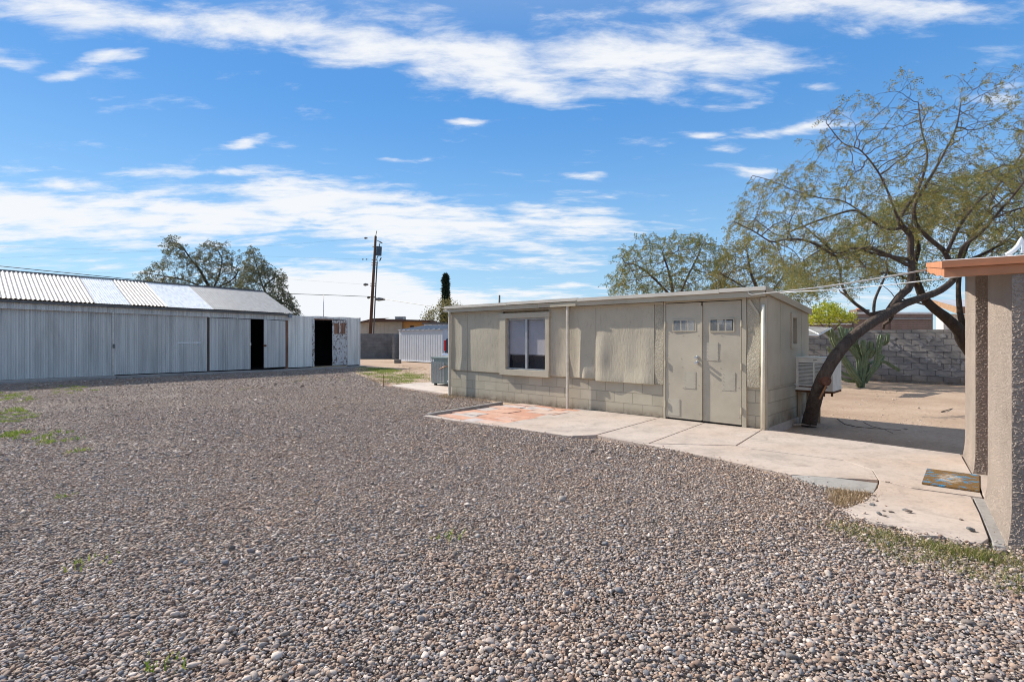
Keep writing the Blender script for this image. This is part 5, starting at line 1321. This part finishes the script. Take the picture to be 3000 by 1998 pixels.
def L3(Y, *pts):
    out = []
    for i, p in enumerate(pts):
        y = Y if isinstance(Y, (int, float)) else Y[0] + (Y[1] - Y[0]) * i / (len(pts) - 1)
        out.append(at(p[0], p[1], y))
    return out
def build_main_tree():
    rng = np.random.default_rng(21); s = 9.3 / F
    limbs = [
        ([at(u, v, y) for u, v, y in ((2368, 1262, 9.35), (2371, 1239, 9.25), (2391, 1159, 8.80), (2414, 1102, 8.58), (2448, 1044, 8.55), (2498, 987, 8.65), (2555, 945, 8.8), (2609, 914, 8.95), (2647, 891, 9.05), (2701, 872, 9.1), (2751, 853, 9.1), (2791, 822, 9.1), (2800, 790, 9.1), (2775, 759, 9.1))], .118, .058),
        (L3((9.1, 8.9), (2600, 920), (2636, 868), (2664, 842), (2671, 796), (2668, 738), (2666, 690), (2640, 660), (2632, 642)), .085, .052),
        (L3((8.9, 9.3), (2632, 646), (2661, 599), (2687, 560), (2706, 510), (2716, 450), (2700, 380), (2690, 300)), .040, .010),
        (L3((9.0, 8.5), (2666, 780), (2594, 744), (2537, 728), (2480, 744), (2444, 749), (2403, 723), (2351, 703), (2294, 703), (2258, 708), (2207, 677), (2150, 650)), .045, .009),
        (L3((9.0, 9.5), (2666, 760), (2605, 751), (2555, 742), (2500, 727), (2450, 742), (2400, 700), (2340, 650)), .040, .010),
        (L3((8.9, 9.7), (2640, 672), (2584, 666), (2527, 628), (2496, 617), (2413, 641), (2331, 672), (2280, 690), (2210, 640)), .034, .008),
        (L3((9.3, 9.6), (2527, 625), (2470, 590), (2400, 580), (2330, 560), (2260, 530), (2205, 515)), .018, .006),
        (L3((8.9, 8.4), (2632, 646), (2600, 560), (2570, 500), (2520, 440), (2470, 420), (2420, 360)), .026, .007),
        (L3((9.1, 9.0), (2778, 765), (2766, 735), (2733, 708), (2687, 661), (2677, 615), (2690, 580), (2720, 530), (2760, 460), (2800, 380), (2815, 300)), .055, .010),
        (L3((9.0, 9.6), (2772, 745), (2806, 672), (2837, 625), (2873, 584), (2930, 537), (3000, 440), (3050, 340)), .040, .010),
        (L3((9.05, 8.3), (2796, 815), (2811, 754), (2826, 718), (2868, 687), (2909, 641), (2955, 589), (3010, 520), (3080, 420)), .045, .012),
        (L3((8.8, 8.7), (2909, 641), (2960, 620), (3040, 590), (3110, 520)), .022, .008),
        (L3((9.25, 9.6), (2558, 930), (2529, 907), (2502, 887), (2479, 861), (2464, 826), (2460, 784), (2440, 740), (2400, 690)), .042, .010),
        (L3((9.5, 9.6), (2500, 887), (2478, 866), (2462, 855)), .026, .020),
        (L3((9.2, 9.9), (2560, 925), (2563, 880), (2586, 826), (2598, 796), (2601, 750), (2640, 700)), .034, .010),
        (L3((9.15, 9.4), (2612, 915), (2612, 930), (2602, 945), (2590, 950), (2588, 962)), .050, .028),
    ]
    poly = [(2130, 660), (2196, 540), (2289, 501), (2365, 460), (2382, 380), (2425, 285), (2470, 268), (2542, 263), (2590, 300), (2610, 202), (2690, 190), (2775, 210), (2878, 196), (3000, 180), (3150, 220), (3230, 500), (3150, 720), (3000, 720), (2850, 700), (2760, 640), (2700, 720), (2600, 800), (2480, 840), (2330, 830), (2240, 760)]
    dens = lambda q: np.clip(.30 + .75 * (q[:, 1] - 200) / 420, .25, 1)
    A = inpoly(poly, 4300, rng, (7.9, 10.6), dens)
    lp = lambda P: np.clip(1.0 - .36 * np.clip(P[:, 2] - 3.6, 0, 2.4), .14, 1) * np.where(np.sin(P[:, 0] * 3.1 + P[:, 2] * 2.3) * np.sin(P[:, 1] * 3.7 + P[:, 2]) > -.35, 1, .35)
    r, o = tree('mesquite_tree', 'leaning mesquite tree with bare crooked limbs rising beside the evaporative cooler', None, 5, limbs, A, M['leaf_main'], M['bark'], di=.75, dk=.12, step=.085, per=4, L=.030, wd=.0058, spread=.13, droop=.35, hmax=5, leafprob=lp, rt=.0040, ex=2.3, wob=.18)
    # sawn knot on the trunk
    c = at(2418, 1115, 8.52) - Vector(o)
    MB().tube([c + Vector((0, .06, 0)), c + Vector((.01, -.028, 0)), c + Vector((.01, -.035, 0))], [.09, .078, .064], 14).build('sawn_knot', m_plain('cut_wood', (.15, .07, .045), .9, 0, .4, 25, bump=.006), r, smooth=False)
    k = MB(); k.hexa([tuple(at(u, v, 8.60) - Vector(o)) for u, v in ((2398, 1168), (2403, 1170), (2424, 1128), (2420, 1124))] + [tuple(at(u, v, 8.50) - Vector(o)) for u, v in ((2398, 1168), (2403, 1170), (2424, 1128), (2420, 1124))])
    k.build('split_scar', m_plain('split_wood', (.33, .15, .06), .85, 0, .3, 20), r)
build_main_tree()
def build_back_trees():
    rng = np.random.default_rng(8)
    # dark trunked tree behind the house
    Y = 13.2
    limbs = [(L3((Y, Y - .5), (2900, 1122), (2868, 1060), (2823, 1002), (2808, 968), (2774, 933), (2731, 899), (2701, 865), (2686, 822), (2678, 777), (2690, 720), (2670, 660)), .18, .045),
             (L3((Y, Y + .5), (2860, 1050), (2824, 960), (2812, 910), (2808, 834), (2820, 760), (2850, 690), (2900, 620)), .10, .03),
             (L3((Y - .3, Y - 1), (2690, 835), (2640, 810), (2590, 800), (2540, 812)), .05, .015),
             (L3((Y - .3, Y + .8), (2800, 955), (2740, 905), (2680, 885), (2620, 870)), .05, .015),
             (L3((Y, Y + 1), (2820, 770), (2890, 740), (2960, 700)), .07, .02)]
    poly = [(2290, 845), (2350, 760), (2450, 690), (2550, 620), (2700, 540), (2850, 490), (3000, 450), (3180, 480), (3200, 760), (3000, 790), (2850, 790), (2700, 820), (2600, 850), (2450, 850), (2350, 870)]
    A = inpoly(poly, 3000, rng, (12.0, 16.0))
    tree('mesquite_tree', 'dense mesquite tree with black rough trunk slanting out from behind the stucco house', 'trees beyond the walls', 9, limbs, A, M['leaf_back'], M['bark_dark'], di=1.5, dk=.2, step=.15, per=4, L=.055, wd=.010, spread=.22, droop=.3, hmax=6, rt=.005, ex=2.2)
    # trees behind the workshop
    Y = 21.0
    limbs = [(L3(Y, (1990, 1060), (1985, 960), (1975, 880), (1960, 800), (1940, 740)), .14, .03), (L3((Y, Y + 1), (1980, 900), (2010, 820), (2040, 760), (2060, 710)), .07, .02), (L3((Y, Y - 1), (1976, 880), (1920, 820), (1870, 780), (1830, 770)), .07, .02)]
    A = inpoly([(1795, 862), (1798, 800), (1830, 735), (1880, 700), (1930, 690), (1990, 682), (2060, 690), (2110, 715), (2130, 760), (2140, 862)], 2000, rng, (19.3, 22.8))
    tree('mesquite_tree', 'yellowing rounded mesquite crown showing above the workshop roof middle', 'trees beyond the walls', 13, limbs, A, M['leaf_back'], M['bark'], di=2.2, dk=.26, step=.2, clump=.15, per=3, L=.075, wd=.014, spread=.26, droop=.3, hmax=6, rt=.007)
    Y = 19.0
    limbs = [(L3(Y, (2240, 1070), (2235, 960), (2230, 880), (2200, 800), (2190, 740)), .14, .03), (L3((Y, Y + 1), (2232, 890), (2280, 830), (2310, 790)), .07, .02), (L3((Y, Y - .5), (2232, 870), (2160, 830), (2110, 800)), .06, .02)]
    A = inpoly([(2080, 862), (2090, 780), (2120, 720), (2170, 690), (2230, 700), (2290, 740), (2370, 800), (2400, 860), (2330, 890), (2240, 870)], 1900, rng, (17.6, 20.6))
    tree('mesquite_tree', 'yellow tinged mesquite behind the workshop right end', 'trees beyond the walls', 17, limbs, A, M['leaf_main'], M['bark'], di=2.2, dk=.26, step=.2, clump=.15, per=3, L=.07, wd=.013, spread=.25, droop=.3, hmax=6, rt=.007)
    # two trees behind the barn
    Y = 35.0
    limbs = [(L3(Y, (625, 1010), (622, 900), (615, 850), (590, 800), (560, 760), (530, 720), (500, 705)), .16, .02), (L3((Y, Y + 2), (618, 860), (640, 810), (650, 760), (630, 720)), .08, .02), (L3((Y, Y - 2), (612, 850), (540, 820), (480, 810), (430, 800)), .07, .02), (L3((Y, Y - 1), (620, 850), (680, 820), (700, 790)), .08, .03)]
    A = inpoly([(412, 815), (430, 780), (470, 765), (480, 720), (500, 698), (525, 696), (545, 745), (580, 740), (600, 712), (620, 702), (660, 716), (680, 742), (712, 762), (720, 830), (700, 880), (640, 870), (540, 850), (450, 835)], 2300, rng, (33, 37))
    tree('spreading_tree', 'grey green open crowned tree rising behind the striped barn roof', 'trees beyond the walls', 23, limbs, A, M['leaf_far'], M['bark_dark'], di=4, dk=.40, step=.30, per=3, L=.12, wd=.022, spread=.36, droop=.1, hmax=5, rt=.012)
    Y = 31.0
    limbs = [(L3(Y, (812, 1010), (806, 930), (795, 890), (775, 866), (740, 850)), .2, .08), (L3((Y, Y + 1), (795, 890), (770, 840), (755, 790), (742, 745)), .08, .02), (L3((Y, Y - 1), (800, 905), (830, 890), (860, 905), (875, 925)), .07, .02), (L3((Y, Y + 1), (770, 840), (810, 810), (840, 805)), .06, .02)]
    A = inpoly([(700, 850), (712, 790), (722, 745), (738, 728), (760, 738), (775, 772), (800, 792), (832, 798), (838, 830), (845, 858), (862, 880), (882, 905), (876, 928), (850, 938), (812, 918), (780, 905), (740, 880)], 2000, rng, (29.3, 32.6))
    tree('spreading_tree', 'dark twisted limbed tree at the end of the barn roof', 'trees beyond the walls', 29, limbs, A, M['leaf_far'], M['bark_dark'], di=3.5, dk=.32, step=.26, per=4, L=.105, wd=.020, spread=.32, droop=.35, hmax=5, rt=.010)
    # yellow green bush over the yard wall, ochre shrub and cypress far left
    Y = 25.0; A = inpoly([(2362, 945), (2375, 905), (2392, 898), (2405, 905), (2420, 880), (2432, 902), (2450, 890), (2470, 912), (2500, 920), (2510, 940)], 900, rng, (24, 26))
    tree('flowering_bush', 'bright yellow green bush above the brown adobe parapet', None, 31, [(L3(Y, (2430, 1060), (2430, 960), (2428, 920)), .08, .03), (L3(Y, (2430, 980), (2390, 930)), .04, .02), (L3(Y, (2430, 980), (2475, 935)), .04, .02)], A, M['leaf_yellow'], M['bark'], di=3, dk=.2, step=.16, feather=False, clump=.2, per=13, L=.13, wd=.026, spread=.10, droop=0, hmax=8, rt=.006)
    Y = 58.0; A = inpoly([(1232, 950), (1245, 918), (1262, 905), (1285, 890), (1300, 872), (1322, 880), (1345, 888), (1352, 950)], 900, rng, (56, 60))
    tree('dry_shrub_tree', 'ochre tinged loose tree around the foot of the dark cypress', None, 37, [(L3(Y, (1290, 1040), (1290, 960), (1292, 920)), .16, .05), (L3(Y, (1290, 970), (1260, 930)), .08, .03)], A, M['leaf_ochre'], M['bark'], di=6, dk=.45, step=.36, feather=False, clump=.4, per=12, L=.22, wd=.04, spread=.22, droop=0, hmax=7, rt=.012)
    # cypress: a narrow spire of short upright sprays
    Y = 60.0; b = at(1306, 1010, Y); t = at(1307, 812, Y); r_ = thing('cypress', 'tall dark narrow cypress spire standing above the ochre tree', 'tree', tuple(b))
    hh = t.z - b.z; MB().tube([(0, 0, -.3), (.02, 0, hh * .9)], [.2, .03], 8).build('trunk', M['bark_dark'], r_)
    n = 9000; rg = np.random.default_rng(2); z = rg.uniform(0, 1, n) ** .8
    prof = np.interp(z, [0, .1, .4, .55, .72, .9, 1], [.55, .95, .85, .60, .42, .24, .03]); a = rg.uniform(0, 2 * np.pi, n); rad = prof * .45 * rg.uniform(.3, 1.1, n)
    P = np.stack([np.cos(a) * rad, np.sin(a) * rad, z * hh], 1); Dv = np.stack([np.cos(a) * .25, np.sin(a) * .25, np.ones(n)], 1)
    V, Fq = leaves(rg, P, Dv * 1.6, 1, .5, .07, .02, -.5); np_mesh('crown', V, Fq, M['leaf_cypress'], r_)
build_back_trees()

# ------------------------------------------------------------------ cactus
def build_cactus():
    b = G(2523, 1135, -.06); Y0 = b.y; C = lambda x, y: (2350 + .2296 * x, 900 + .2296 * y)
    root = thing('cactus', 'many armed green columnar cactus in the dirt before the grey block wall', 'cactus', tuple(b))
    arms = [([(760, 1035), (758, 980), (770, 900), (790, 800), (800, 700), (810, 600), (860, 540), (872, 462)], .115, 0),
            ([(730, 1020), (722, 960), (640, 850), (560, 720), (480, 600), (425, 500), (385, 410), (366, 285)], .10, -.25),
            ([(372, 400), (335, 340), (298, 300)], .07, -.35), ([(455, 470), (430, 360), (405, 335)], .06, -.2),
            ([(745, 960), (735, 800), (720, 660), (650, 560), (580, 470), (520, 380), (487, 268)], .10, .1),
            ([(560, 430), (545, 360), (560, 285)], .075, .25), ([(600, 480), (620, 380), (630, 278)], .085, .3), ([(545, 420), (430, 390), (410, 340)], .05, .15),
            ([(795, 900), (825, 780), (810, 690), (750, 620), (700, 520), (670, 460), (690, 400)], .095, .2),
            ([(800, 960), (850, 870), (920, 770), (960, 690), (970, 560), (985, 460), (1004, 372)], .10, -.15),
            ([(1020, 478), (1065, 455), (1085, 410), (1090, 352)], .075, -.1),
            ([(820, 900), (900, 820), (980, 720), (1010, 660), (1030, 625)], .08, .25), ([(985, 690), (1060, 700), (1130, 740), (1190, 775), (1235, 802)], .062, .1),
            ([(800, 660), (785, 560), (770, 500), (780, 440)], .10, .0), ([(850, 650), (885, 600), (905, 545)], .085, -.1),
            ([(735, 950), (640, 945), (540, 925), (400, 850), (395, 840)], .060, -.1), ([(715, 930), (650, 830), (610, 765)], .062, -.3),
            ([(700, 900), (560, 860), (470, 810), (410, 770)], .055, .2), ([(730, 930), (640, 790), (560, 680), (500, 600)], .085, .15), ([(400, 610), (370, 590), (335, 515)], .06, -.2), ([(860, 720), (920, 690), (990, 685)], .055, .3)]
    for pts, r, dy in arms:
        q = [at(*C(*p), Y0 + dy * min(1, i / 2.0)) - b for i, p in enumerate(pts)]
        # subdivide, round tip
        out = []
        for k in range(len(q) - 1):
            p0, p1, p2, p3 = q[max(k - 1, 0)], q[k], q[k + 1], q[min(k + 2, len(q) - 1)]
            for t in (0, .25, .5, .75): out.append(.5 * ((2 * p1) + (p2 - p0) * t + (2 * p0 - 5 * p1 + 4 * p2 - p3) * t * t + (3 * p1 - p0 - 3 * p2 + p3) * t ** 3))
        out.append(q[-1]); e = (out[-1] - out[-2]).normalized(); r *= .82
        out += [q[-1] + e * r * .5, q[-1] + e * r * .8]; rr = [r * (.82 + .18 * min(1, i / 4)) for i in range(len(out))]; rr[-2] = r * .72; rr[-1] = r * .25
        MB().tube(out, rr, 14, ribs=[1.0, .58]).build('arm', M['cactus'], root)
build_cactus()

# ------------------------------------------------------------------ grass, weeds, straw, loose stones, fallen twigs
def blades(name, polys, mat, h, w, seed, lean=.5, spread=.045):
    rng = np.random.default_rng(seed); Vs = []
    for pl, n, clump in polys:
        g = [tuple(G(*p)[:2]) if isinstance(p, tuple) else tuple(p[:2]) for p in pl]; A = np.array(g); lo, hi = A.min(0), A.max(0)
        nc = max(1, n // clump); c = rng.uniform(lo, hi, (nc * 4, 2)); c = c[inside(c, g)][:nc]
        p = np.repeat(c, clump, 0) + rng.normal(0, spread, (len(c) * clump, 2)); m = len(p)
        hh = (h * rng.uniform(.35, 1.25, m) * np.repeat(rng.uniform(.5, 1.2, len(c)), clump))[:, None]; a = rng.uniform(0, 2 * np.pi, m); s = np.stack([np.cos(a), np.sin(a), np.zeros(m)], 1) * w
        base = np.concatenate([p, np.maximum(yard_z(p[:, 0], p[:, 1]), np.where(inside(p, GPOLY), -.018, -9))[:, None] + .003], 1); b2 = rng.uniform(0, 2 * np.pi, m); ln = rng.uniform(.1, lean * 2, m)
        d = np.stack([np.cos(b2) * ln, np.sin(b2) * ln, np.ones(m)], 1); d /= np.linalg.norm(d, axis=1)[:, None]
        dd = d.copy(); dd[:, 2] -= .45; 
        Vs.append(np.stack([base - s, base + s, base + d * hh * .6 + s * .6, base + d * hh * .6 + dd * hh * .4, base + d * hh * .6 - s * .6], 1).reshape(-1, 3))
    V = np.concatenate(Vs); n = len(V) // 5; k = np.arange(n)[:, None] * 5
    Fq = np.concatenate([k + np.array([[0, 1, 2, 4]])], 0); F3 = k + np.array([[4, 2, 3, 3]])
    me = bpy.data.meshes.new(name); 
    faces = [tuple(f) for f in Fq] + [tuple(f[:3]) for f in F3]
    me.from_pydata([tuple(v) for v in V], [], faces); me.materials.append(mat)
    o = bpy.data.objects.new(name, me); COL.objects.link(o); return tag(o, kind='stuff')
blades('grass', [([(1050, 1078), (1140, 1084), (1262, 1098), (1262, 1112), (1190, 1116), (1110, 1106), (1056, 1092)], 3600, 45), ([(1058, 1074), (1150, 1078), (1180, 1086), (1100, 1088)], 2600, 50), ([(1110, 1108), (1200, 1112), (1230, 1118), (1150, 1122)], 500, 22)], M['grass'], .085, .006, 1, spread=.13)
blades('weeds', [([(1050, 1076), (1150, 1078), (1262, 1096), (1262, 1116), (1180, 1120), (1100, 1108), (1040, 1092)], 3600, 24)], M['weed'], .06, .005, 12, spread=.12)
blades('grass', [([(-40, 1148), (60, 1150), (110, 1166), (60, 1178), (-40, 1170)], 600, 20), ([(-30, 1190), (90, 1192), (120, 1222), (40, 1240), (-30, 1230)], 700, 22), ([(60, 1130), (240, 1125), (300, 1150), (160, 1160)], 350, 18), ([(90, 1240), (260, 1280), (240, 1330), (100, 1310)], 320, 20), ([(20, 1255), (90, 1262), (60, 1285), (10, 1280)], 350, 24)], M['grass'], .07, .006, 2)
blades('weeds', [([(2438, 1520), (2506, 1522), (2642, 1562), (2710, 1580), (2845, 1602), (2930, 1606), (3040, 1640), (3060, 1700), (2947, 1665), (2778, 1616), (2574, 1590), (2438, 1550)], 1250, 8), ([(2700, 1585), (2850, 1605), (2960, 1640), (2900, 1640), (2740, 1606)], 900, 9), ([(2872, 1490), (2896, 1530), (2952, 1596), (2908, 1580)], 420, 9), ([(2560, 1590), (2900, 1650), (3060, 1720), (3060, 1760), (2800, 1680), (2560, 1620)], 700, 8)], M['weed'], .055, .0022, 3)
blades('straw', [([(2440, 1432), (2510, 1436), (2562, 1428), (2574, 1452), (2520, 1470), (2470, 1486), (2440, 1462)], 1500, 12), ([(1290, 1150), (1330, 1158), (1330, 1166), (1290, 1164)], 700, 30), ([(800, 1108), (900, 1100), (960, 1108), (860, 1116)], 500, 14), ([(60, 1135), (400, 1112), (420, 1122), (80, 1150)], 900, 16), ([(1070, 1108), (1130, 1112), (1140, 1124), (1090, 1120)], 900, 18), ([(1170, 1068), (1260, 1074), (1262, 1098), (1150, 1084)], 1500, 14), ([(880, 1440), (960, 1440), (960, 1460), (880, 1460)], 40, 10), ([(1340, 1158), (1430, 1170), (1420, 1176), (1350, 1168)], 250, 10)], M['straw'], .07, .0028, 4)
for k, (u, v, n) in enumerate(((165, 1455, 40), (1320, 1566, 22), (480, 1928, 26), (280, 1640, 16), (250, 1660, 14), (860, 1118, 20), (700, 1140, 20), (1000, 1112, 24))):
    c = G(u, v); r = .06 if v > 1300 else .16
    blades('weed_tuft', [([c + Vector((-r, -r, 0)), c + Vector((r, -r, 0)), c + Vector((r, r, 0)), c + Vector((-r, r, 0))], int(n * 1.4), max(4, n // 2))], M['grass'], .06, .005, 50 + k)

M['grey_stone'] = m_plain('grey_stone', (.19, .185, .18), .85, 0, .5, 30)
M['stone'] = m_plain('brown_stone', (.22, .175, .145), .85, 0, .5, 30)
def loose_stones():
    rng = np.random.default_rng(77); spots = [(2555, 1478, .030, 'flat dark stone at the left end of the loose stones on the lower slab'), (2576, 1507, .022, 'grey stone lowest of the loose stones on the lower slab'), (2592, 1511, .020, 'brown stone beside the lowest grey stone on the lower slab'), (2590, 1495, .017, 'small rusty stone on the lower slab between larger stones'),
             (2611, 1499, .022, 'dark brown round stone in the middle of the lower slab'), (2652, 1493, .024, 'upright grey stone leaning on an orange brown stone on the slab'), (2661, 1500, .030, 'orange brown stone largest of those on the lower slab'), (2815, 1521, .020, 'pale flat stone near the right edge of the lower slab'), (2844, 1554, .028, 'grey and white stone near the house end of the lower slab'),
             (2600, 1412, .024, 'tan stone on the crack by the grey cement patch')]
    for (u, v, s, lb) in spots:
        p = G(u, v, 0); V, Fq = stones(np.zeros((1, 2)), np.array([s]), rng, 2, .0); 
        o = np_mesh('stone', V, Fq, M['grey_stone' if any(w in lb[:12] for w in ('grey', 'flat dark')) else 'stone'], smooth=True); o.location = (p.x, p.y, -.006 + s * .2); tag(o, lb, 'stone', 'loose stones on the concrete')
loose_stones()
def fallen():
    def stick(name, label, pts, r, mat):
        q = [G(u, v, -.085) for u, v in pts]; o = q[0]
        m = MB().tube([p - o + Vector((0, 0, r + .01 * (i % 2))) for i, p in enumerate(q)], [r * (1 - .6 * i / (len(q) - 1)) for i in range(len(q))], 6)
        b = m.build(name, mat, smooth=True); b.location = o; tag(b, label, 'fallen branch')
    stick('fallen_branch', 'thin curved dark twig lying on the shaded dirt right of the tree base', [(2452, 1228), (2475, 1246), (2510, 1252), (2560, 1258), (2640, 1262)], .010, M['twig'])
    stick('fallen_branch', 'forked dry stick lying on the sunlit dirt near the stucco house', [(2758, 1208), (2775, 1204), (2792, 1198)], .012, M['twig'])
    stick('fallen_branch', 'crossing brittle twig on the shaded dirt closer to the house', [(2530, 1238), (2555, 1252), (2590, 1258), (2615, 1272)], .007, M['twig'])
    stick('pale_edging', 'pale curved strip half buried in dirt before the leaning tree', [(2322, 1247), (2350, 1247), (2385, 1250), (2423, 1256)], .014, M['slab'])
fallen()
